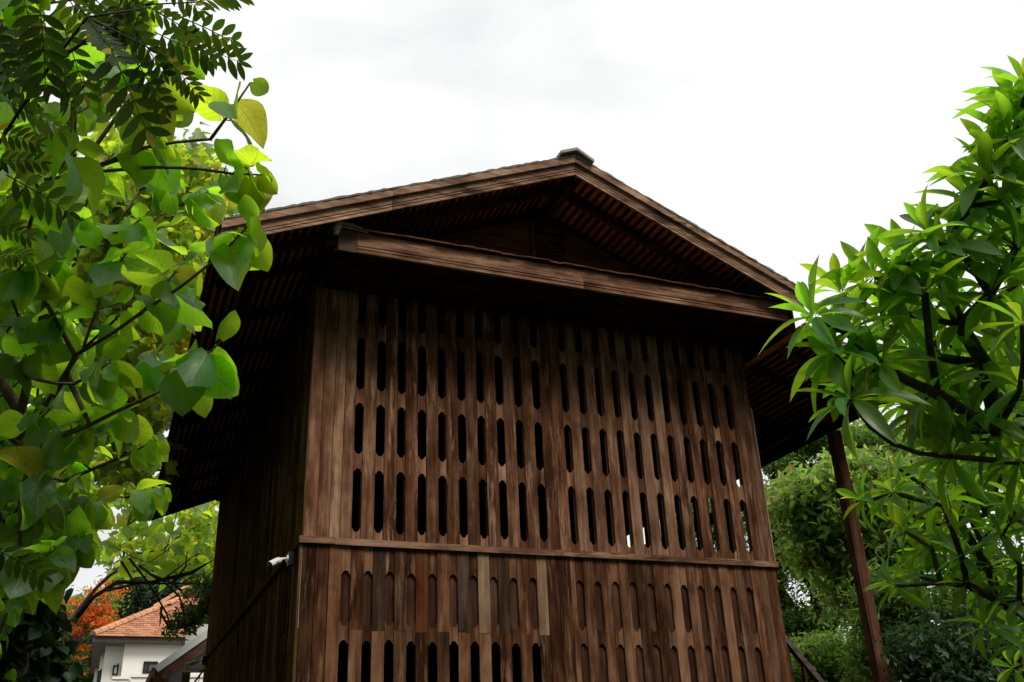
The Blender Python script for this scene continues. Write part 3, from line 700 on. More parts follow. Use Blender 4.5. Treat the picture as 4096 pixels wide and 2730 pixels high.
MBK_GREY = bark('grey_twig', (.10,.075,.055), (.24,.19,.15), 20)

# ------------------------------------------------------------------ leaf shapes: x across, y along the blade, z up
def blade(nu, nv, wfun, fold, bend, wave=0, notch=0, seed=0, cup=0, twist=0):
    r = np.random.default_rng(seed); V = []; UV = []; F = []
    ph = r.uniform(0, 6.28, 4); side = r.uniform(-1, 1)
    for j in range(nv+1):
        tt = j/nv
        w_ = wfun(tt)
        for i in range(nu+1):
            s = (i/nu-.5)*2
            x = s*w_; y = tt-notch*abs(s)**1.3*math.exp(-tt*9)*1.0
            zf = fold*abs(s)*w_-cup*(s*w_)**2*3
            z = zf-bend*tt**1.8+wave*abs(s)*(math.sin(ph[0]+tt*11+(1 if s > 0 else 2.2))*.5+math.sin(ph[1]+tt*5)*.5)+wave*.5*math.sin(ph[2]+tt*4)
            a = twist*tt*side; x, z = x*math.cos(a)-z*math.sin(a)*.3, z+x*math.sin(a)
            V.append((x, y*(1-.12*bend*tt), z)); UV.append((s/2*.96+.5, tt))
    for j in range(nv):
        for i in range(nu):
            a = j*(nu+1)+i; F.append((a, a+1, a+nu+2, a+nu+1))
    return np.array(V), np.array(F), np.array(UV)
def w_teak(tt): return .445*(math.sin(math.pi*min(1, tt)**.70)**.66)*(1-.16*tt)+.004 if 0 < tt < 1 else (.13 if tt == 0 else .003)
def w_plu(tt): return .128*(math.sin(math.pi*tt**1.45)**.9)+.012*(1-tt)+.001
def w_ell(tt): return .165*math.sin(math.pi*tt**.92)**.8+.004
TEAK = [blade(6, 9, w_teak, f, b, wv, .11, k, c, tw) for k, (f, b, wv, c, tw) in enumerate(((.25,.22,.04,.3,.2),(.5,.4,.05,.2,.5),(.1,.55,.05,.6,.3),(.75,.30,.04,0,.6),(.3,.75,.05,.3,.8),(-.2,.35,.06,.5,.4),(.4,.1,.07,0,1.0)))]
TEAKLO = [blade(2, 4, w_teak, f, b, .03, .10, 50+k) for k, (f, b) in enumerate(((.3,.3),(.6,.5),(.1,.6)))]
PLU = [blade(4, 8, w_plu, f, b, .012, 0, 80+k, 0, tw) for k, (f, b, tw) in enumerate(((.45,.12,.2),(.6,.30,.4),(.35,.5,.5),(.7,.75,.6),(.5,.2,.9)))]
PLULO = [blade(2, 4, w_plu, f, b, .01, 0, 90+k) for k, (f, b) in enumerate(((.5,.15),(.6,.45),(.5,.7)))]
SMALL = [blade(2, 2, lambda q: .22*math.sin(math.pi*q**.9)+.004, .4, .2, 0, 0, 120+k) for k in range(2)]
NARROW = [blade(2, 2, lambda q: .13*math.sin(math.pi*q**.9)+.004, .4, .35, 0, 0, 130+k) for k in range(2)]
def me_leaf(nm, bl, mat): return npmesh(nm, bl[0], bl[1], mat, True, bl[2])

def frame(y, z):
    """rotation whose y axis follows the blade and whose z axis is close to the wanted blade normal"""
    y = y.normalized(); x = y.cross(z)
    x = x.normalized() if x.length > 1e-4 else y.orthogonal().normalized()
    return x, y, x.cross(y).normalized()
def leaf_matrix(pos, y, z, size):
    x, y, z = frame(y, z); Mx = Matrix((x*size, y*size, z*size)).transposed().to_4x4(); Mx.translation = pos; return Mx
class LeafMass:
    """collects transformed copies of leaf blades into one mesh"""
    def __init__(s): s.V = []; s.F = []; s.U = []; s.n = 0
    def add(s, bl, Mx):
        A = np.array(Mx)[:3]; v = bl[0] @ A[:, :3].T + A[:, 3]
        s.V.append(v); s.F.append(bl[1]+s.n); s.U.append(bl[2]); s.n += len(v)
    def add_many(s, bl, P, X, Y, Z):
        """vectorised: arrays of positions and scaled axes"""
        k = len(P); b = bl[0]
        v = P[:, None, :]+b[None, :, 0, None]*X[:, None, :]+b[None, :, 1, None]*Y[:, None, :]+b[None, :, 2, None]*Z[:, None, :]
        nv = len(b); s.V.append(v.reshape(-1, 3)); s.F.append((bl[1][None]+(np.arange(k)*nv)[:, None, None]+s.n).reshape(-1, bl[1].shape[1])); s.U.append(np.tile(bl[2], (k, 1))); s.n += k*nv
    def build(s, name, mat, parent, kind='stuff'):
        if not s.V: return None
        me = npmesh(name, np.concatenate(s.V), np.concatenate(s.F), mat, True, np.concatenate(s.U)); return place(name, me, parent, None, kind)
def unit(a): return a/np.maximum(np.linalg.norm(a, axis=-1, keepdims=True), 1e-9)
def scatter(mass, blades, P, size, updir=.7, jit=.3, r=npr, out=None):
    """leaves at points P; normals lean upward, blades point outward/down at random"""
    k = len(P); Zn = unit(r.normal(size=(k, 3))+np.array([0, 0, updir*2])); Yd = r.normal(size=(k, 3)); Yd[:, 2] -= .35
    if out is not None: Yd += out*1.1
    Xd = unit(np.cross(Yd, Zn)); Yd = unit(np.cross(Zn, Xd)); sz = size*(1+r.uniform(-jit, jit, (k, 1)))
    which = r.integers(0, len(blades), k)
    for b in range(len(blades)):
        q = which == b
        if q.any(): mass.add_many(blades[b], P[q], Xd[q]*sz[q], Yd[q]*sz[q], Zn[q]*sz[q])

# ------------------------------------------------------------------ branch skeletons
class Skeleton:
    def __init__(s, root_pts):
        s.P = [Vector(p) for p in root_pts]; s.par = [-1]+list(range(len(root_pts)-1)); s.tips = []; s.nroot = len(root_pts)
        s.len = [0.0]
        for i in range(1, len(s.P)): s.len.append(s.len[-1]+(s.P[i]-s.P[i-1]).length)
    def grow(s, tip, step=.25, sag=.12, pen=.45, r=rnd, enter=None, minroot=0):
        """join a tip to the nearest branch; enter: direction in which the tip should end"""
        tip = Vector(tip); best = min(range(minroot, len(s.P)), key=lambda i: (s.P[i]-tip).length+pen*s.len[i]+(3*max(0, s.P[i].z-tip.z)))
        a = s.P[best]; d = (tip-a).length; n = max(1, int(d/step))
        pa = s.par[best]; dirp = (a-s.P[pa]).normalized() if pa >= 0 else Vector((0,0,1))
        c = a.lerp(tip, .5)+dirp*d*.16-Vector((0,0,1))*d*sag+Vector((r.uniform(-1,1), r.uniform(-1,1), r.uniform(-1,1)))*d*.06
        if enter is not None: c = c.lerp(tip-enter*d*.5, .5)
        last = best
        for k in range(1, n+1):
            f = k/n; q = a*(1-f)**2+c*2*f*(1-f)+tip*f*f
            s.P.append(q); s.par.append(last); s.len.append(s.len[last]+(q-s.P[last]).length); last = len(s.P)-1
        s.tips.append(last); return last
    def meshes(s, r_tip, expo=.5, rmax=1.0, root_r=None):
        n = len(s.P); cnt = [0]*n
        for tp in s.tips:
            i = tp
            while i >= 0: cnt[i] += 1; i = s.par[i]
        rad = [min(rmax, r_tip*max(1, c)**expo) for c in cnt]
        if root_r:
            for i in range(s.nroot): rad[i] = max(rad[i], root_r*(1-.4*i/max(1, s.nroot-1)))
        kids = {}
        for i in range(1, n): kids.setdefault(s.par[i], []).append(i)
        trunk = MB(); br = MB(); done = set()
        starts = [(-1, 0)]
        while starts:
            pa, i = starts.pop(); ch = [] if pa < 0 else [pa]
            ch.append(i); first = len(ch)-1
            while True:
                k = kids.get(ch[-1], [])
                if not k: break
                k = sorted(k, key=lambda q: -cnt[q])
                for o_ in k[1:]: starts.append((ch[-1], o_))
                ch.append(k[0])
            rr = [rad[q] for q in ch]
            if pa >= 0: rr[0] = min(rr[0], rr[1]*1.15)
            (trunk if pa < 0 else br).tube([s.P[q] for q in ch], rr, 8 if max(rr) > .03 else 5)
        return trunk, br

# ------------------------------------------------------------------ broad-leaved tree at the left
def V3(a): return Vector(a)
teak = tag(empty('teak_tree', at(-250, 2700, 8.5)*1), 'young teak tree with large heart-shaped leaves reaching in from the left', 'tree')
teak.location = (teak.location.x, teak.location.y, 0); T0 = Vector(teak.location)
SHOOTS = [ # pixel path base -> tip, depth, largest leaf (m)
    ((842,558),(1001,332),5.4,.26), ((820,680),(1040,700),5.4,.25), ((860,1040),(1005,890),5.3,.27), ((650,1560),(880,1372),5.2,.29), ((300,1535),(440,1450),5.3,.24),
    ((150,1150),(235,1050),5.5,.25), ((560,1260),(700,1090),5.5,.26), ((330,1400),(560,1180),5.8,.24), ((160,760),(300,600),5.2,.26), ((60,620),(160,480),5.0,.27),
    ((300,380),(420,250),5.3,.27), ((500,420),(620,300),5.6,.26), ((480,640),(640,560),5.6,.24), ((100,1330),(230,1250),5.6,.25), ((420,980),(560,880),6.0,.24), ((180,950),(330,880),5.8,.24),
    ((40,1480),(160,1400),5.6,.25), ((60,1760),(200,1640),5.8,.25), ((350,1720),(480,1640),6.0,.25), ((480,1830),(620,1760),6.4,.24), ((80,2000),(180,1880),5.5,.27), ((250,2060),(390,2000),5.8,.25),
    ((80,2280),(220,2200),5.4,.27), ((200,2180),(330,2150),5.6,.26), ((640,1150),(760,1010),6.4,.24), ((700,830),(830,770),6.2,.25), ((560,760),(690,700),6.0,.24), ((650,230),(760,150),6.2,.24),
    ((250,300),(200,180),5.6,.25), ((640,420),(720,370),6.4,.22), ((430,1120),(500,1020),5.7,.25), ((560,1500),(640,1400),6.2,.24), ((720,1340),(760,1230),6.6,.20), ((20,1130),(100,1050),5.3,.25), ((230,1740),(330,1700),5.6,.24),
    ((500,1990),(640,1960),7.0,.22), ((30,860),(90,760),5.2,.25), ((370,760),(420,700),6.2,.23)]
extra = []
rt = random.Random(21)
def inpoly(x, y, P):
    c = False; j = len(P)-1
    for i in range(len(P)):
        if (P[i][1] > y) != (P[j][1] > y) and x < (P[j][0]-P[i][0])*(y-P[i][1])/(P[j][1]-P[i][1])+P[i][0]: c = not c
        j = i
    return c
MASS = [(-400,-300),(560,-300),(620,60),(500,260),(350,500),(280,800),(300,1150),(420,1500),(480,1800),(420,2000),(300,2150),(150,2330),(40,2760),(-400,2900)]
while len(extra) < 520:
    x, y = rt.uniform(-420, 800), rt.uniform(-300, 2800)
    if inpoly(x, y, MASS):
        d = rt.uniform(6.2, 10.0) if y < 1600 else rt.uniform(5.8, 10.5)
        extra.append(((x-rt.uniform(60,130), y+rt.uniform(40,110)), (x, y), d, rt.uniform(.17,.24)))
MID = [(480,560),(880,640),(930,900),(860,1250),(640,1500),(430,1500),(380,1000)]
sk = Skeleton([T0+V3((0,0,-.1)), T0+V3((.05,.05,.8)), T0+V3((.02,.1,1.6)), T0+V3((.1,.12,2.4)), T0+V3((.12,.2,3.3)), T0+V3((.25,.2,4.2)), T0+V3((.3,.3,5.2))])
LEAFOBJ = []; MASS_T = LeafMass(); PET = MB()
TEAK_ME = [me_leaf('leaf', b, ML_TEAK) for b in TEAK]
def shoot(A, B, size, r, store, lo=False):
    d = (B-A); ln = d.length; d = d.normalized(); n = 4 if size > .2 else 3
    roll = r.uniform(0, 6.28); up = Vector((0,0,1))
    for k in range(n):
        f = .35+.65*k/(n-1); P = A+d*ln*f; sz = size*(1.0 if k < n-2 else (.88 if k == n-2 else .55))*r.uniform(.82, 1.12)
        s0 = d.orthogonal().normalized(); s1 = d.cross(s0)
        for q in (0, 1):
            if r.random() < .07: continue
            a = roll+k*1.5708+q*math.pi+r.uniform(-.35, .35)
            rad = s0*math.cos(a)+s1*math.sin(a)
            dr = r.uniform(.0, 1.5); y = (rad*.85+d*(.35+.5*(k == n-1))-up*dr).normalized()
            z = (up*.75+rad*(.2+.7*dr)-d*.1+Vector((r.gauss(0,.35), r.gauss(0,.35), r.gauss(0,.25)))).normalized()
            pl = sz*.16; Q = P+rad*pl*.8+d*pl*.4
            PET.tube([P, Q], [.0045, .003], 4, False)
            store((size, sz, leaf_matrix(Q, y, z, sz)))
allL = []
LONG = {0: [(300,700),(472,631),(574,593),(700,570)], 1: [(180,720),(363,689),(612,670),(730,672)], 2: [(300,1423),(459,1327),(574,1244),(720,1150)], 3: [(360,1700),(480,1640),(570,1600)], 4: [(0,1461),(147,1519),(230,1535)]}
for k, (a, b, d, sz) in enumerate(SHOOTS+extra):
    A = at(a[0], a[1], d+.05); B = at(b[0], b[1], d)
    if B.z < .5: continue
    if A.z < .4: A.z = .4
    if k in LONG:
        pp = [at(x, y, d+.05+.25*(1-j/len(LONG[k]))) for j, (x, y) in enumerate(LONG[k])]+[A]
        sk.grow(pp[0], .3, .10, .35, rt, None, 2); PET.tube(pp, [.012-.0010*j for j in range(len(pp))], 7)
    else: sk.grow(A, .3, .10, .35, rt, (B-A).normalized(), 2)
    PET.tube([A, A.lerp(B, .5)+Vector((0,0,-.01)), B], [.010, .008, .005], 6)
    shoot(A, B, sz*(1.10 if k < 14 else .98 if k < len(SHOOTS) else 1), rt, allL.append)
def view_px(P):
    v = P-CAM; z = v.dot(fwd); return (2048+FPX*v.dot(rgt)/z, 1365-FPX*v.dot(upv)/z, z)
def rank_leaf(L):
    x, y, z = view_px(L[2].translation); ins = -60 < x < 4150 and -60 < y < 2790
    return (0 if ins else 1, z)
allL.sort(key=rank_leaf)
trk, brs = sk.meshes(.008, .36, .10, .09)
trk.v = [tuple(Vector(q)-T0) for q in trk.v]; trk.build('trunk', MBK_TEAK, teak, True)
brs.v = [tuple(Vector(q)-T0) for q in brs.v]; brs.build('branches', MBK_TWIG, teak, True, kind='stuff')
PET.v = [tuple(Vector(q)-T0) for q in PET.v]; PET.build('twigs', MBK_TWIG, teak, True, kind='stuff')
for i, (s_, sz, Mx) in enumerate(allL):
    Mx = Matrix.Translation(-T0) @ Mx
    if i < 300: place('leaf', TEAK_ME[rt.randrange(len(TEAK_ME))], teak, mat4=Mx)
    else: MASS_T.add(TEAK[rt.randrange(len(TEAK))], Mx)
MASS_T.build('foliage', ML_TEAK, teak)

# ------------------------------------------------------------------ second broad-leaved tree farther back, small and bright in the picture
def crown_tree(name, label, base, trunk_h, tips, leafs, mat, barkm, per, spread, size, r_tip=.012, expo=.5, rmax=.3, root_r=.15, updir=.7, flat=1.0, step=.5, group=None, cat='tree', lean=(0,0), seed=3, sag=.05, pen=.4):
    """tree whose skeleton reaches every tip; leaves fill a loose clump round each tip"""
    b = Vector(base); t_ = tag(empty(name, (b.x, b.y, b.z)), label, cat, group); r = random.Random(seed); nr = np.random.default_rng(seed)
    roots = [V3((0,0,-.1))]; hh = 0
    for k in range(1, 6): roots.append(V3((lean[0]*k/5+r.uniform(-.06,.06)*trunk_h*.2, lean[1]*k/5+r.uniform(-.06,.06)*trunk_h*.2, trunk_h*k/5)))
    s = Skeleton(roots)
    tl = sorted([Vector(q)-b for q in tips], key=lambda q: (q-roots[-1]).length)
    for q in tl: s.grow(q, step, sag, pen, r, None, 3)
    trk, brs = s.meshes(r_tip, expo, rmax, root_r)
    trk.build('trunk', barkm, t_, True); brs.build('branches', barkm, t_, True, kind='stuff')
    ms = LeafMass(); T = np.array([tuple(q) for q in tl]); k = len(T)
    off = nr.normal(size=(k*per, 3)); off = unit(off)*(nr.uniform(0, 1, (k*per, 1))**.5)*spread; off[:, 2] *= flat
    P = np.repeat(T, per, 0)+off*np.repeat(nr.uniform(.6, 1.25, (k, 1)), per, 0)
    P = P[P[:, 2]+b.z > .15]
    scatter(ms, leafs, P, size, updir, .35, nr)
    ms.build('crown', mat, t_); return t_
def px_tips(poly, n, d0, d1, seed):
    r = random.Random(seed); xs = [q[0] for q in poly]; ys = [q[1] for q in poly]; o_ = []
    while len(o_) < n:
        x, y = r.uniform(min(xs), max(xs)), r.uniform(min(ys), max(ys))
        if inpoly(x, y, poly):
            q = at(x, y, r.uniform(d0, d1))
            if q.z > .3: o_.append(q)
    return o_
def ground_at(x, d): q = at(x, 2300, d); return (q.x, q.y, 0)

crown_tree('broadleaf_tree', 'bright green tree with small rounded leaves behind the big-leaved branches', ground_at(165, 17.5), 5.0, px_tips([(430,560),(800,600),(905,800),(930,1050),(840,1280),(690,1500),(600,1850),(480,1960),(300,1800),(220,1000)], 400, 14.5, 20, 31), TEAKLO, ML_TEAK_S, MBK_TWIG, 36, .55, .175, .012, .42, .22, .2, .5, seed=31)
crown_tree('sparse_tree', 'open-crowned tree with thin arching branches in front of the white house', ground_at(140, 24), 4.4, px_tips([(500,1900),(700,1960),(880,1980),(885,2250),(790,2330),(640,2260),(480,2330),(420,2050)], 80, 22, 26, 32), TEAKLO, ML_TEAK_S, MBK_TWIG, 11, .62, .26, .010, .36, .08, .10, .5, seed=32, sag=-.03)
# dead twigs dangling from the sparse tree
dt = tag(empty('dead_branch', at(640, 2340, 17)), 'bare brown twigs hanging in front of the orange tiled roof', 'branch')
rd = random.Random(4); D0 = Vector(dt.location)
paths = [[(520,2240),(600,2340),(660,2450),(700,2560)], [(430,2370),(540,2330),(680,2340),(800,2330)], [(300,2480),(370,2390),(470,2335),(600,2330),(760,2290),(850,2240)], [(600,2300),(700,2330),(780,2420)], [(640,2450),(670,2520),(690,2480)], [(560,2260),(640,2320),(690,2300),(760,2240)], [(700,2330),(740,2260),(745,2200)], [(650,2420),(640,2500)], [(480,2250),(540,2340),(560,2430)], [(660,2330),(720,2390),(735,2470)]]
for k, pth in enumerate(paths):
    pts = [at(x+rd.uniform(-8,8), y+rd.uniform(-8,8), 17+rd.uniform(-.2,.2))-D0 for x, y in pth]
    mb = MB(); mb.tube(pts, [.05 if k == 2 else .026]+[(.038 if k == 2 else .017)]*(len(pts)-2)+[.008], 6); mb.build('twig', MBK_GREY if k != 2 else MBK_TWIG, dt, True)
# dark sprays on the right of the white roof
crown_tree('leafy_tree', 'dark brownish leafy sprays hanging against the orange roof beside the side wall', ground_at(1250, 24), 5.5, px_tips([(860,2330),(800,2420),(690,2480),(680,2520),(740,2510),(860,2440),(900,2350)], 55, 19.5, 20.5, 33)+px_tips([(700,2350),(860,2340),(860,2300),(760,2330)], 12, 19.5, 20.5, 34), SMALL, ML_MAPLE, MBK_DARK, 26, .26, .13, .010, .4, .12, .14, .3, seed=33)

# ------------------------------------------------------------------ pinnate-leaved boughs at the top left, close to the camera
pin = tag(empty('pinnate_tree', (at(-700, 2700, 4.2).x, at(-700, 2700, 4.2).y, 0)), 'dark pinnate-leaved tree whose boughs hang over the top left corner', 'tree')
N0 = Vector(pin.location); rp = random.Random(9)
PINL = [(10,90,60,300),(160,20,185,290),(350,70,450,220),(440,190,570,470),(600,30,760,120),(620,130,800,215),(650,220,770,345),(700,60,900,140),(560,20,690,80),(700,150,910,225),(20,400,210,490),(-20,640,130,640),(25,700,245,820),(-40,520,110,560),(-30,250,110,380),(90,-40,130,140),(240,-60,330,80),(330,-60,470,90),(470,-70,560,60),(260,120,330,330),(-60,60,20,230),(520,90,640,260),(780,10,930,-30),(400,300,470,420),(60,180,150,340),(-60,880,80,930),(300,-20,420,130),(540,240,650,400),(640,-60,780,20),(-50,2180,130,2270),(-70,1040,60,1010),(380,0,520,110),(430,90,600,200),(120,90,250,230),(200,200,300,400)]
PL = blade(2, 5, w_ell, .15, .12, .01, 0, 200, 0, .2)
def compound(seed, n):
    r = random.Random(seed); ms = LeafMass()
    for k in range(n):
        f = .12+.86*k/(n-1); L_ = .25*(1-.3*abs(f-.5))
        for sd in (-1, 1):
            y = Vector((sd*1.0, .55+.3*f, r.uniform(-.25,.08))); ms.add(PL, leaf_matrix(Vector((0, f, -.10*f*f)), y, Vector((r.uniform(-.25,.25), r.uniform(-.2,.2), 1)), L_*1.55*r.uniform(.85,1.1)))
    ms.add(PL, leaf_matrix(Vector((0, 1, -.1)), Vector((0,1,-.1)), Vector((0,0,1)), .24))
    mb = MB(); mb.tube([(0,0,0),(0,.5,-.02),(0,1,-.1)], [.012,.009,.005], 4)
    V = list(mb.v); F = [f for f in mb.f if len(f) == 4]
    Vn = np.concatenate(ms.V+[np.array(V)]); Fn = np.concatenate(ms.F+[np.array(F)+ms.n]); Un = np.concatenate(ms.U+[np.zeros((len(V), 2))])
    return npmesh('compound_leaf', Vn, Fn, ML_PIN, True, Un)
CL = [compound(300+k, 6+k % 3) for k in range(4)]
sp = Skeleton([V3((0,0,0)), V3((.1,0,1.2)), V3((.15,.1,2.4)), V3((.2,.2,3.4)), V3((.3,.3,4.4))])
for k, (x0, y0, x1, y1) in enumerate(PINL):
    d = rp.uniform(3.3, 4.3); A = at(x0, y0, d+rp.uniform(-.1,.1)); B = at(x0+(x1-x0)*1.2, y0+(y1-y0)*1.2, d+rp.uniform(-.12,.12))
    ln = (B-A).length; view = (CAM-A).normalized()
    z = (Vector((0,0,.8))-view*.75+Vector((rp.gauss(0,.3), rp.gauss(0,.3), rp.gauss(0,.3)))).normalized()
    Mx = leaf_matrix(A-N0, (B-A), z, ln); place('compound_leaf', CL[k % 4], pin, mat4=Mx)
    if y0 < 600 and k % 2 == 0: sp.grow(A-N0, .3, .05, .3, rp, None, 3)
trk, brs = sp.meshes(.003, .35, .010, .03); trk.build('trunk', MBK_DARK, pin, True); brs.build('branches', MBK_DARK, pin, True, kind='stuff')

# ------------------------------------------------------------------ frangipani trees on the right
def frangipani(label, base, roots, tips, size, seed, n_obj, fill, barkm=MBK_PLU):
    b = Vector(base); t_ = tag(empty('frangipani_tree', b), label, 'tree', 'frangipani trees on the right'); r = random.Random(seed)
    s = Skeleton([V3(q)-b for q in roots]); allq = []
    L0 = [(at(x, y, d), True) for x, y, d in tips]+[(q, False) for q in fill]
    L0 = [q for q in L0 if q[0].z > .8]
    L0.sort(key=lambda q: (q[0]-V3(roots[-1])).length)
    for q, hero in L0:
        last = s.grow(q-b, .22, .14, .30, r, None, 1)
        d = (s.P[last]-s.P[s.par[last]]).normalized(); d = (d*.7+Vector((0,0,.75))).normalized()
        n = r.randint(13, 18) if hero else r.randint(10, 14)
        s0 = d.orthogonal().normalized(); s1 = d.cross(s0); ph = r.uniform(0, 6.28)
        for k in range(n):
            f = k/(n-1); a = ph+k*2.39996; el = R_(-30+112*f**1.05)+r.gauss(0, .16)        # outer leaves spread and droop, inner ones stand up
            rad = s0*math.cos(a)+s1*math.sin(a); y = rad*math.cos(el)+d*math.sin(el)
            z = (d*math.cos(el)-rad*math.sin(el)+Vector((r.gauss(0,.22), r.gauss(0,.22), r.gauss(0,.15)))).normalized()
            sz = size*r.uniform(.78, 1.12)*(1-.35*max(0, f-.75)/.25)
            allq.append((hero, sz, leaf_matrix(q-b+d*(.03*f)+rad*.012, y, z, sz)))
    trk, brs = s.meshes(.0145, .36, .075, .07)
    trk.build('trunk', barkm, t_, True); brs.build('branches', barkm, t_, True, kind='stuff')
    allq.sort(key=lambda q: rank_leaf((0, 0, Matrix.Translation(b) @ q[2])))
    ms = LeafMass()
    for i, (hero, sz, Mx) in enumerate(allq):
        k = r.randrange(len(PLU))
        if i < n_obj: place('leaf', PLU_ME[k], t_, mat4=Mx)
        else: ms.add(PLU[k], Mx)
    ms.build('foliage', ML_PLU, t_); return t_
PLU_ME = [me_leaf('leaf', b, ML_PLU) for b in PLU]
H1 = [(4000,800,5.5),(3890,830,5.6),(3630,1050,5.6),(3500,1110,5.7),(4050,420,5.6),(4100,380,5.5),(3980,640,5.6),(3800,1000,5.5),(4040,560,5.5),(3340,1420,5.6),(3700,1180,5.5),(3262,1275,5.5),(3368,1180,5.7),(3460,1150,6.0),(3572,1119,5.6),(3716,937,5.5),(3828,916,5.8),(3937,719,5.5),(3765,1119,5.9),(4080,490,5.6),(4030,640,6.0),(3393,1338,5.6),(3530,1464,5.5),(3422,1508,5.6),(3408,1608,5.4),(3749,1576,5.7),(3690,1654,5.9),(3739,1690,6.0),(3793,1730,6.1),(3812,1827,5.8),(3890,1669,5.8),(3640,1260,5.9),(3880,1050,5.6),(3980,900,5.8),(4080,760,5.6),(4060,1000,5.6),(3960,1180,5.6),(4090,1300,5.2),(4080,1130,5.9),(3840,1300,6.0),(3640,1400,6.2),(3760,1430,6.3),(3940,1460,6.0),(4080,1560,5.6),(3990,1720,5.9),(4080,1850,5.8),(4130,480,6.0),(4180,560,6.2),(4170,830,6.0),(3560,1300,6.5),(3480,1420,6.6),(3640,1620,6.8),(3820,1560,6.6)]
r1 = random.Random(5)
F1 = px_tips([(4120,420),(4500,300),(4500,1950),(4060,1950),(3900,1850),(3640,1700),(3480,1560),(3450,1300),(3560,1180),(3780,1030),(3930,850)], 48, 6.2, 8.2, 41)
b1_ = at(4330, 2600, 6.2); b1_ = (b1_.x, b1_.y, 0)
frangipani('tall frangipani with lime-green backlit leaf rosettes overlapping the right end of the roof', b1_, [b1_, at(4320,2450,6.2), at(4330,2150,6.1), at(4310,1900,6.1), at(4230,1700,6.0)], H1, .315, 51, 300, F1)
H2 = [(3598,1878,7.2),(3578,1976,6.9),(3463,2006,7.0),(3770,2022,6.8),(3690,1940,7.3),(3850,2239,6.9),(3580,2345,7.1),(3659,2302,7.4),(3950,2514,6.6),(3866,2339,7.0),(4067,2578,6.6),(4009,2143,6.8),(3728,2196,7.3),(3900,1960,7.1),(4010,1900,7.2),(4070,2020,6.8),(3830,2080,7.4),(3940,2060,7.2),(4080,2260,6.9),(3960,2280,7.3),(3760,2100,7.6),(3640,2060,7.6),(3830,1890,7.5),(4080,2400,7.0),(3990,2400,7.2)]
F2 = px_tips([(3620,1900),(4450,1850),(4450,2700),(4060,2680),(3880,2420),(3700,2330),(3620,2150)], 52, 7.4, 9.6, 42)
b2_ = at(4260, 2750, 7.4); b2_ = (b2_.x, b2_.y, 0)
frangipani('darker frangipani with deep green rosettes and a few pale flowers low at the right edge', b2_, [b2_, at(4250,2720,7.4), at(4200,2600,7.4), at(4150,2480,7.3)], H2, .25, 52, 300, F2)
# pale flowers of the lower frangipani
MFL = plain('frangipani_petal', (.86,.80,.62), .5, .05)
MFS = bark('flower_stalk', (.35,.16,.06), (.55,.30,.12), 40)
petal = blade(2, 3, lambda q: .30*math.sin(math.pi*q**1.2)+.01, .3, -.2, 0, 0, 9)
fl = LeafMass()
for k in range(5): 
    a = k*2*math.pi/5; fl.add(petal, leaf_matrix(Vector((0,0,0)), Vector((math.cos(a), math.sin(a), .45)), Vector((-math.sin(a)*.2-.3*math.cos(a), .2*math.cos(a)-.3*math.sin(a), 1)), 1))
FLM = npmesh('flower', np.concatenate(fl.V), np.concatenate(fl.F), MFL, True)
fr = [o for o in bpy.data.objects if o.name.startswith('frangipani_tree')]
for k, (x, y, d) in enumerate(((3765,1975,6.65),(3788,1983,6.66),(3553,1830,7.0),(3470,1870,6.9),(3655,2300,7.2),(3615,1590,5.5),(3450,1420,5.45))):
    par = fr[1] if k < 5 else fr[0]; P = at(x, y, d)
    Mx = Matrix.Translation(P-Vector(par.location)) @ Matrix.Rotation(R_(30+k*20), 4, 'X') @ Matrix.Scale(.032, 4); place('flower', FLM, par, mat4=Mx)
    mb = MB(); mb.tube([(0,0,0), (.02,.01,-.08), (.01,.05,-.2)], [.004,.006,.006], 5); mb.build('flower_stalk', MFS, par, loc=P-Vector(par.location))

# ------------------------------------------------------------------ trees behind the house on the right
def blobs(n, d, spec, seed):
    """tips spread over flattened clumps; spec rows: px, py, radius px x, radius px y, share"""
    r = random.Random(seed); o_ = []; tot = sum(q[4] for q in spec)
    for (x, y, rx, ry, sh) in spec:
        for _ in range(int(n*sh/tot)):
            a, k = min(2.2, max(-2.2, r.gauss(0, 1))), min(2.2, max(-2.2, r.gauss(0, 1))); q = at(x+rx*.62*a, y+ry*.62*k, d+r.uniform(-1,1)*rx/FPX*d*.9)
            if q.z > .3: o_.append(q)
    return o_
crown_tree('rain_tree', 'spreading tree with feathery dark branches and sky gaps behind the veranda post', ground_at(3180, 27), 4.0,
    blobs(320, 26, [(3120,1830,110,60,2),(3260,1760,120,50,2),(3390,1770,130,70,3),(3560,1840,120,60,2),(3080,2000,60,90,1.2),(3150,2190,100,60,2),(3060,2330,50,60,1),(3290,2290,110,60,1.6),(3130,2480,70,50,1.3),(3250,2560,90,60,2),(3380,2440,100,60,1.5),(3200,2680,120,50,2),(3420,2620,100,70,2),(2740,2060,90,90,1.6),(2900,2130,90,90,1.6),(2860,2280,120,70,1.2)], 61), SMALL, ML_RAIN, MBK_DARK, 170, .80, .125, .03, .45, .4, .4, .5, .36, .8, seed=61)
crown_tree('lime_tree', 'pale yellow-green tree with narrow leaves just right of the house corner', ground_at(3480, 19), 3.2,
    blobs(290, 17.5, [(3260,1950,90,70,2),(3430,1900,110,70,2),(3330,2080,90,60,1.5),(3560,2040,120,90,2),(3500,2160,120,60,2),(3640,2180,100,70,1.4),(3400,2010,120,80,2),(3600,1940,80,60,1.2),(3470,2270,100,50,1.5),(3290,2190,80,50,1.2),(3420,2350,90,50,1.3),(3540,2420,90,50,1.2),(3210,2060,50,50,.8)], 62), SMALL, ML_LIME, MBK_DARK, 62, .72, .19, .02, .45, .2, .2, .3, .38, .6, seed=62, sag=.0)
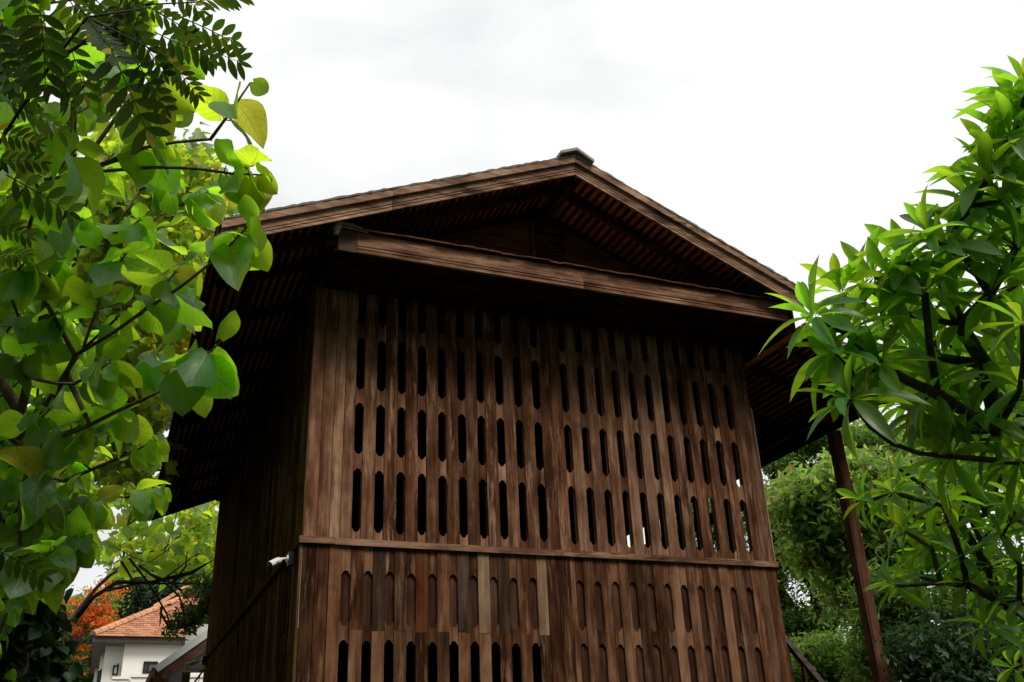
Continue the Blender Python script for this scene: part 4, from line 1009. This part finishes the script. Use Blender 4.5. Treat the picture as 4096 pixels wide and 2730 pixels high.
crown_tree('round_tree', 'dense green round-headed tree showing above the lime tree', ground_at(3780, 34), 5.5,
    blobs(130, 32, [(3620,1790,100,80,2),(3740,1740,110,100,2),(3860,1790,90,100,2),(3560,1860,80,50,1),(3700,1900,140,60,2),(3950,1850,100,100,2),(4080,1900,100,120,1)], 63), SMALL, ML_RAIN, MBK_DARK, 110, .85, .17, .03, .45, .3, .3, .5, .8, .6, seed=63)
crown_tree('shade_tree', 'dark tree with a forked pale trunk behind the lower frangipani', ground_at(3630, 15), 3.4,
    blobs(150, 15, [(3600,2420,110,50,2),(3520,2520,80,90,2),(3540,2350,90,60,1.5),(3750,2420,100,60,1.5),(3900,2450,140,90,2),(3480,2640,80,70,1.6),(3950,2250,160,120,2),(4100,2350,120,150,2)], 64), NARROW, ML_RAIN, MBK_TEAK, 95, .40, .12, .02, .45, .16, .2, .4, .8, .5, seed=64, sag=0)
crown_tree('shrub', 'low bright shrub glimpsed between the stair railing and the veranda post', ground_at(3330, 20), 1.2, blobs(60, 20, [(3280,2650,110,80,2),(3400,2720,90,60,1),(3200,2760,100,80,1)], 65), SMALL, ML_FEA, MBK_DARK, 110, .5, .13, .015, .45, .1, .1, .5, .7, .5, cat='shrub', seed=65)
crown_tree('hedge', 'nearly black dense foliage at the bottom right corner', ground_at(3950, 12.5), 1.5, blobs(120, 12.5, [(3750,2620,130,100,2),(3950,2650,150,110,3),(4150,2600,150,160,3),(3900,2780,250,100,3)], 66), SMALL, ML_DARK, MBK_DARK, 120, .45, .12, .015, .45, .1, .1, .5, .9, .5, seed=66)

# ------------------------------------------------------------------ trees behind on the left
crown_tree('flame_tree', 'flame tree covered in orange-red flowers left of the white house', ground_at(280, 52), 6.5,
    blobs(120, 50, [(330,2420,80,25,2),(410,2385,60,22,1.5),(290,2470,70,25,1.5),(370,2500,80,18,2),(290,2535,60,16,1.4),(440,2510,50,16,1),(400,2450,50,18,1),(310,2600,50,16,.8),(290,2690,50,18,.9),(270,2640,40,20,.6)], 71), SMALL, ML_FEA, MBK_GREY, 30, 1.0, .22, .035, .42, .35, .35, .9, .3, .9, seed=71, sag=-.02)
ft = [o for o in bpy.data.objects if o.name == 'flame_tree'][0]
ms = LeafMass(); nr = np.random.default_rng(72); C_ = blobs(150, 49, [(330,2405,85,12,2),(410,2365,60,12,1.6),(290,2455,65,12,1.5),(375,2488,80,8,2),(290,2520,55,8,1.4),(450,2500,55,8,1.2),(405,2435,50,8,1),(430,2325,30,8,.5),(320,2590,45,8,.7),(290,2680,50,10,.9),(265,2640,40,8,.5),(350,2462,65,8,1)], 73)
T = np.array([tuple(q-Vector(ft.location)) for q in C_]); P = np.repeat(T, 15, 0); o3 = unit(nr.normal(size=P.shape))*nr.uniform(0,1,(len(P),1))**.5*.50; o3[:, 2] *= .38
scatter(ms, SMALL, P+o3, .19, .6, .35, nr); ms.build('blossom', ML_FLAME, ft)
crown_tree('blue_green_tree', 'tall blue-green tree behind the roof of the white house', ground_at(640, 62), 9.0,
    blobs(330, 60, [(560,2430,110,120,3),(470,2520,90,70,2),(640,2340,90,80,2.5),(760,2300,90,90,2.5),(850,2220,80,90,2.5),(500,2390,60,50,1),(400,2600,90,90,1.5),(700,2420,100,80,2)], 74), NARROW, ML_BLUE, MBK_DARK, 100, 1.2, .42, .05, .45, .6, .5, .5, .8, 1.0, seed=74)
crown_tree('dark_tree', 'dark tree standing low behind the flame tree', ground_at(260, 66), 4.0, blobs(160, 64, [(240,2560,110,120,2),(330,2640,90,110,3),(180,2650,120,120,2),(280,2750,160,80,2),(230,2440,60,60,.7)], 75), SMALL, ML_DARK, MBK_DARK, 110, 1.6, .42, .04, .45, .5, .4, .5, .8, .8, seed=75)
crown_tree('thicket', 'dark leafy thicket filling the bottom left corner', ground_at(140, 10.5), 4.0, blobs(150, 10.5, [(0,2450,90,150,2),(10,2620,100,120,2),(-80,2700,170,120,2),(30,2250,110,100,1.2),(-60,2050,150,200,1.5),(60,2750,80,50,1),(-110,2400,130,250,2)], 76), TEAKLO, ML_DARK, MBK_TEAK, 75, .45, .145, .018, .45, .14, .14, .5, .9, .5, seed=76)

# ------------------------------------------------------------------ unseen trees added behind and beside the camera to block the low sky
wood_ = LeafMass(); nr = np.random.default_rng(90); TP = []
wt = MB()
for k, (x, y, h, rr) in enumerate(((-22,-9,15,5.5),(-19,-20,19,6.5),(-11,-25,19,7),(-2,-27,20,7.5),(8,-26,20,7),(17,-22,19,7),(24,-13,17,6.5),(-15,2,14,5.5),(-8.6,3.5,11,3.2),(-9,10,12,3.6),(-8.5,-3,11.5,3.2),(-7.2,.5,7.5,2.3),(-7.2,5.5,8,2.3),(-7.5,8.5,8,2.4),(15.5,-4,13,4.5),(22,3,14,5))):
    q = unit(nr.normal(size=(1500, 3)))*nr.uniform(.55, 1, (1500, 1)); q[:, 2] = q[:, 2]*.62; P = q*rr+np.array([x, y, h-rr*.62]); TP.append(P)
    q = unit(nr.normal(size=(900, 3)))*nr.uniform(.4, 1, (900, 1)); P = q*np.array([rr*.9, rr*.9, h*.26])+np.array([x, y, h*.26]); TP.append(P[P[:, 2] > .2])
    wt.tube([(x,y,-.1),(x+.2,y,h*.3),(x,y+.2,h*.6),(x,y,h*.85)], [.35,.28,.2,.08], 8)
P = np.concatenate(TP); scatter(wood_, TEAKLO, P, 1.0, .5, .4, nr)
wo = wood_.build('added_woodland', ML_DARK, None); wo['label'] = 'unseen trees added around the viewpoint to block low sky light'; wo['category'] = 'added_woodland'
wtr = wt.build('added_woodland_trunks', MBK_DARK, wo, True, kind='stuff')

ct = tag(empty('cut_trunk', at(150, 2700, 10.6)), 'pale brown lopped trunk standing among the dark leaves at the bottom left', 'trunk')
ct.location.z = 0; K0 = Vector(ct.location)
a = at(172, 2425, 10.6)-K0; b = at(150, 2640, 10.6)-K0
mb = MB(); mb.tube([(0,0,-.1), (b.x,b.y,b.z*.5), b, b.lerp(a, .5)+Vector((.02,0,0)), a], [.13,.10,.085,.078,.088], 12); mb.build('bole', MBK_TEAK, ct, True)
c = at(150, 2560, 10.6)-K0; d = at(185, 2500, 10.5)-K0
mb = MB(); mb.tube([c, c.lerp(d, .5), d], [.045,.04,.035], 9); mb.build('branch_stub', MBK_TEAK, ct, True)

# ------------------------------------------------------------------ white house with the orange roof
MWH = plain('cream_plaster', (.82,.79,.72), .85, .04, 3, bmp=.1); MSOF = plain('brown_soffit', (.17,.135,.125), .7, .08, 5); MFAS = plain('brown_fascia', (.075,.055,.050), .6, .08, 5)
MBLK = plain('black_window_frame', (.012,.012,.013), .4, .1); MTIL = tiles('orange_tile', (.45,.215,.122), (.22,.10,.06), .34); MHIP = tiles('pale_ridge_tile', (.58,.30,.17), (.30,.14,.08), .25)
mg, t, p, o = new_mat('window_glass'); p.inputs['Base Color'].default_value = (.10,.11,.11,1); p.inputs['Roughness'].default_value = .08; p.inputs['Specular IOR Level'].default_value = .8
wh = tag(empty('white_house', (-2.3, 36, 0)), 'cream house with an orange tiled hip roof and brown eaves', 'house')
EZ = 8.4; c0 = on_z(375, 2548, EZ); EX, EY = c0.x, c0.y     # near left eave corner
W0 = Vector((EX, EY, 0)); wh.location = W0
BX, BY = 17.0, 26.0; RS = .62; GZ = on_y(617, 2437, EY+4.0).z-EZ
def hb(nm, mat, x0, y0, z0, x1, y1, z1, par=wh): mb = MB(); mb.box(x0, y0, z0, x1, y1, z1); return mb.build(nm, mat, par)
FH = .21
hb('fascia', MFAS, -.03, -.03, EZ-FH, BX, .0, EZ); hb('fascia', MFAS, -.03, 0, EZ-FH, 0, BY, EZ)
hb('soffit', MSOF, 0, 0, EZ-FH-.02, BX, 1.55, EZ-FH+.01); hb('soffit', MSOF, 0, 1.55, EZ-FH-.02, 1.55, BY, EZ-FH+.01)
for k in range(6): hb('soffit_light', plain('lamp_cover', (.75,.75,.72), .4, .02) if k == 0 else bpy.data.materials['lamp_cover'], .45, 3.4+k*2.6, EZ-FH-.035, .65, 3.75+k*2.6, EZ-FH-.021)
# walls stepping back along the front and the side
xm = on_y(497, 2600, EY+.42).x-EX; xw = on_y(421, 2600, EY+1.0).x-EX; zt = EZ-FH-.021
hb('wall', MWH, xm, .42, 0, BX, .62, zt); hb('wall', MWH, xm, .62, 0, xm+.2, 1.2, zt); hb('wall', MWH, xw, 1.0, 0, xm-.002, 1.2, zt)
hb('wall', MWH, xw, 1.2, 0, xw+.2, 9, zt); hb('wall', MWH, xw-.35, 9, 0, xw+.2, 14, zt); hb('wall', MWH, xw, 14, 0, xw+.2, BY, zt)
px_ = on_y(735, 2590, EY+.3).x-EX; hb('wall', MWH, px_, .24, 0, px_+1.6, .419, zt)
for k in range(4): hb('pilaster', MWH, xw-.16, 4.0+k*1.3, 0, xw-.001, 4.35+k*1.3, zt)
# balcony
a = on_y(525, 2708, EY-1.0)-W0; b = on_y(618, 2700, EY-1.4)-W0; c = on_y(455, 2712, EY-1.0)-W0
hb('balcony_wall', MWH, a.x, -1.4, 4.0, b.x+3, -1.2, b.z-.1); hb('balcony_coping', MWH, a.x-.06, -1.46, b.z-.099, b.x+3, -1.14, b.z)
hb('balcony_wall', MWH, c.x, -1.0, 4.0, a.x-.002, -.8, a.z-.1); hb('balcony_coping', MWH, c.x-.06, -1.06, a.z-.099, a.x-.062, -.74, a.z); hb('balcony_wall', MWH, c.x, -.8, 4.0, c.x+.2, .98, a.z-.12)
def window(x0, z0, x1, z1, y, name='window'):
    wd = empty(name, parent=wh); f = .085
    for q in ((x0, z0, x0+f, z1), (x1-f, z0, x1, z1), (x0+f, z0, x1-f, z0+f), (x0+f, z1-f, x1-f, z1)): mb = MB(); mb.box(q[0], y-.06, q[1], q[2], y+.02, q[3]); mb.build('frame', MBLK, wd)
    mb = MB(); mb.box((x0+x1)/2-.16, y-.05, z0+f, (x0+x1)/2-.06, y+.01, z1-f); mb.build('mullion', MBLK, wd)
    mb = MB(); mb.box(x0+f, y-.02, z0+f, x1-f, y+.0, z1-f); mb.build('pane', mg, wd); return wd
q = on_y(575, 2647, EY+.42)-W0; q2 = on_y(627, 2694, EY+.42)-W0; window(q.x, q2.z, q2.x, q.z, .418)
def casement(px0, py0, px1, py1, py2, X_):
    """open casement leaf standing out from a wall"""
    wd = empty('window', parent=wh)
    a = on_y(px0, py0, EY+X_)-W0; b = on_y(px1, py1, EY+X_)-W0; zb = (on_y(px0, py2, EY+X_)-W0).z; f = .07
    for (x0, z0, x1, z1) in ((a.x, zb, a.x+f, a.z), (b.x-f, zb, b.x, b.z), (a.x+f, a.z-f, b.x-f, a.z), (a.x+f, zb, b.x-f, zb+f)): mb = MB(); mb.box(x0, X_-.04, z0, x1, X_+.03, z1); mb.build('frame', MBLK, wd)
    mb = MB(); mb.box(a.x+f, X_-.008, zb+f, b.x-f, X_+.008, a.z-f); mb.build('pane', MPANE, wd)
MPANE = plain('pale_reflecting_glass', (.55,.55,.50), .1, .03, spec=.8)
casement(453, 2662, 477, 2655, 2702, .86); casement(392, 2684, 409, 2677, 2730, 2.4)
# tiled slopes: front slope in single tiles, the side one plain
rf = empty('roof', parent=wh)
tile_w, crs = .30, .235
tm = MB(); tm.box(-tile_w/2+.004, -.16, -.012, tile_w/2-.004, .16, .012); tm = tm.mesh('tile', MTIL)
dS = Vector((0, 1, RS)).normalized(); nS = Vector((0, -RS, 1)).normalized(); til = (dS+nS*-.10).normalized(); tn = Vector((1,0,0)).cross(til)
rest = MB(); cnt = 0
for r in range(24):
    for i in range(60):
        x = -.1+tile_w*(i+(.5 if r % 2 else 0)); dist = -.06+crs*(r+.5); y = dist*dS.y
        if x < y*.98+.02 or x > BX: continue
        c = Vector((x, -.05, EZ+.05))+dS*dist+nS*(.02+rnd.uniform(-.006,.006)); vx = view_px(c+W0)
        if vx[0] < 880 and cnt < 300:
            Mx = Matrix((Vector((1,0,0)), til, tn)).transposed().to_4x4(); Mx.translation = c; place('tile', tm, rf, mat4=Mx); cnt += 1
        else: rest.obox(c, Vector((tile_w/2-.004,0,0)), til*.16, tn*.012)
rest.build('tile_courses', MTIL, rf, kind='stuff')
TOPD = 24*crs*dS.y; TOPZ = TOPD*RS
mb = MB(); mb.add([(0,0,EZ),(BX,0,EZ),(BX,TOPD+.2,EZ+TOPZ+.12),(TOPD+.2,TOPD+.2,EZ+TOPZ+.12)], [(0,1,2,3)]); mb.add([(0,0,EZ),(TOPD+.2,TOPD+.2,EZ+TOPZ+.12),(TOPD+.2,BY,EZ+TOPZ+.12),(0,BY,EZ)], [(0,1,2,3)]); mb.build('roof_slab', MTIL, rf)
# hip tiles from the corner up to the gablet, then the gablet verge
hipv = Vector((1, 1, RS)).normalized(); gab_d = 3.55
hm = MB()
prof = [(-.17,-.06),(-.13,.05),(-.05,.11),(.05,.11),(.13,.05),(.17,-.06)]
def hipmesh(L_, k0, k1):
    mb = MB(); n = len(prof); vs = [(u*k0, 0, v*k0) for u, v in prof]+[(u*k1, L_, v*k1) for u, v in prof]
    mb.add(vs, [tuple(range(n)), tuple(range(2*n-1, n-1, -1))]+[(i, i+n, (i+1) % n+n, (i+1) % n) for i in range(n)]); return mb.mesh('hip_tile', MHIP)
HT = hipmesh(.46, 1.12, .9)
k = 0
while k*.40 < gab_d*1.55:
    Pn = Vector((-.05,-.05,EZ+.13))+hipv*(k*.40); x, y, z = frame(hipv, Vector((0,0,1)))
    Mx = Matrix((x, y, z)).transposed().to_4x4(); Mx.translation = Pn; place('hip_tile', HT, rf, mat4=Mx); k += 1
G0 = Vector((-.05,-.05,EZ+.13))+hipv*(k*.40)
gA = on_y(617, 2437, W0.y+G0.y)-W0; gB = on_y(862, 2283, W0.y+G0.y)-W0; gd = (gB-gA); gl = gd.length; gd.normalize()
k = 0
while k*.42 < gl+6:
    x, y, z = frame(gd, Vector((0,0,1))); Mx = Matrix((x, y, z)).transposed().to_4x4(); Mx.translation = gA+gd*(k*.42)+Vector((0,0,.08)); place('hip_tile', HT, rf, mat4=Mx); k += 1
n_ = Vector((0,1,0)).cross(gd); n_ = n_ if n_.z > 0 else -n_
mb = MB(); mb.obox(gA+gd*((gl+6)/2)-n_*.16, gd*((gl+6)/2), Vector((0,.06,0)), n_*.13); mb.build('verge_board', MFAS, rf)
mb = MB(); mb.obox(gA+gd*((gl+6)/2)-n_*.24+Vector((0,.75,0)), gd*((gl+6)/2), Vector((0,.7,0)), n_*.02); mb.build('gablet_soffit', MFAS, rf)
mb = MB(); mb.box(gA.x+.3, gA.y+.6, gA.z-.2, gA.x+14, gA.y+.7, gA.z+.02); mb.build('gablet_sill', MWH, rf)
mb = MB(); mb.add([(gA.x+.2, gA.y+1.2, gA.z-.25), (gA.x+14, gA.y+1.2, gA.z-.25), (gA.x+14, gA.y+1.2, gA.z+7.0)], [(0,1,2)]); mb.build('gablet_wall', MFAS, rf)
mb = MB(); mb.box(gA.x-.5, gA.y-.3, gA.z-.2, gA.x+1.2, gA.y+.1, gA.z-.08); mb.build('gablet_foot', MFAS, rf)

# ------------------------------------------------------------------ pavilion with a white verge between the two houses
pv = tag(empty('pavilion', (0, 16, 0)), 'low pavilion with a white roof edge and brown timber frame behind the wooden house', 'pavilion')
V0 = Vector(pv.location); MWE = plain('white_metal', (.62,.63,.64), .45, .05); MBR = wood('red_brown_timber', (.05,.024,.017), (.095,.05,.036), (.15,.085,.06), axis=0, spread=.1)
A = on_y(617, 2668, 16); B = on_y(842, 2512, 16); d = (B-A); B = B+d*1.2; d = (B-A); ln = d.length; d.normalize(); n_ = Vector((0,1,0)).cross(d); n_ = n_ if n_.z > 0 else -n_
C = (A+B)/2-V0
mb = MB(); mb.obox(C-n_*.075, d*(ln/2), Vector((0,.03,0)), n_*.085); mb.build('verge_flashing', MWE, pv)
mb = MB(); mb.obox(C-n_*.29+Vector((0,.04,0)), d*(ln/2-.02), Vector((0,.03,0)), n_*.115); mb.build('verge_beam', MBR, pv)
mb = MB(); mb.obox(C+Vector((0,4,0))-n_*.03, d*(ln/2), Vector((0,3.96,0)), n_*.02); mb.build('roof_sheet', MWE, pv)
mb = MB(); mb.obox(C+Vector((0,4,0))-n_*.10, d*(ln/2-.05), Vector((0,3.9,0)), n_*.015); mb.build('ceiling', MBR, pv)
mb = MB(); mb.box(A.x-.05, 15.9-16, A.z-.28, A.x+.03, 24-16, A.z-.03); mb.build('eave_board', MBR, pv)
mb = MB(); mb.obox(Vector((A.x+.32, .5, A.z-.42)), Vector((.06,0,0)), Vector((0,.5,0)), Vector((0,0,.07))); mb.build('bracket', MBR, pv)
MSH = plain('shaded_plaster', (.55,.53,.49), .85, .05)
q0 = on_y(738, 2610, 17); q1 = on_y(742, 2690, 17)
mb = MB(); mb.box(q0.x, 1.0, q1.z, 3.9, 1.1, A.z+1.3); mb.build('wall_panel', MSH, pv)
mb = MB(); mb.box(q0.x+.12, .96, q1.z+.08, 3.9, .999, q1.z+.14); mb.build('panel_moulding', MSH, pv)
mb = MB(); mb.box(q0.x-.32, .75, 0, q0.x-.02, 1.02, A.z+.3); mb.build('column', MSH, pv)
mb = MB(); mb.box(q0.x, 1.0, 0, q0.x+.2, 1.15, q1.z); mb.build('column', MBR, pv)
mb = MB(); mb.box(A.x+.4, 6.6, 0, 3.9, 6.7, A.z+.2); mb.build('back_wall', MW['dark'], pv)
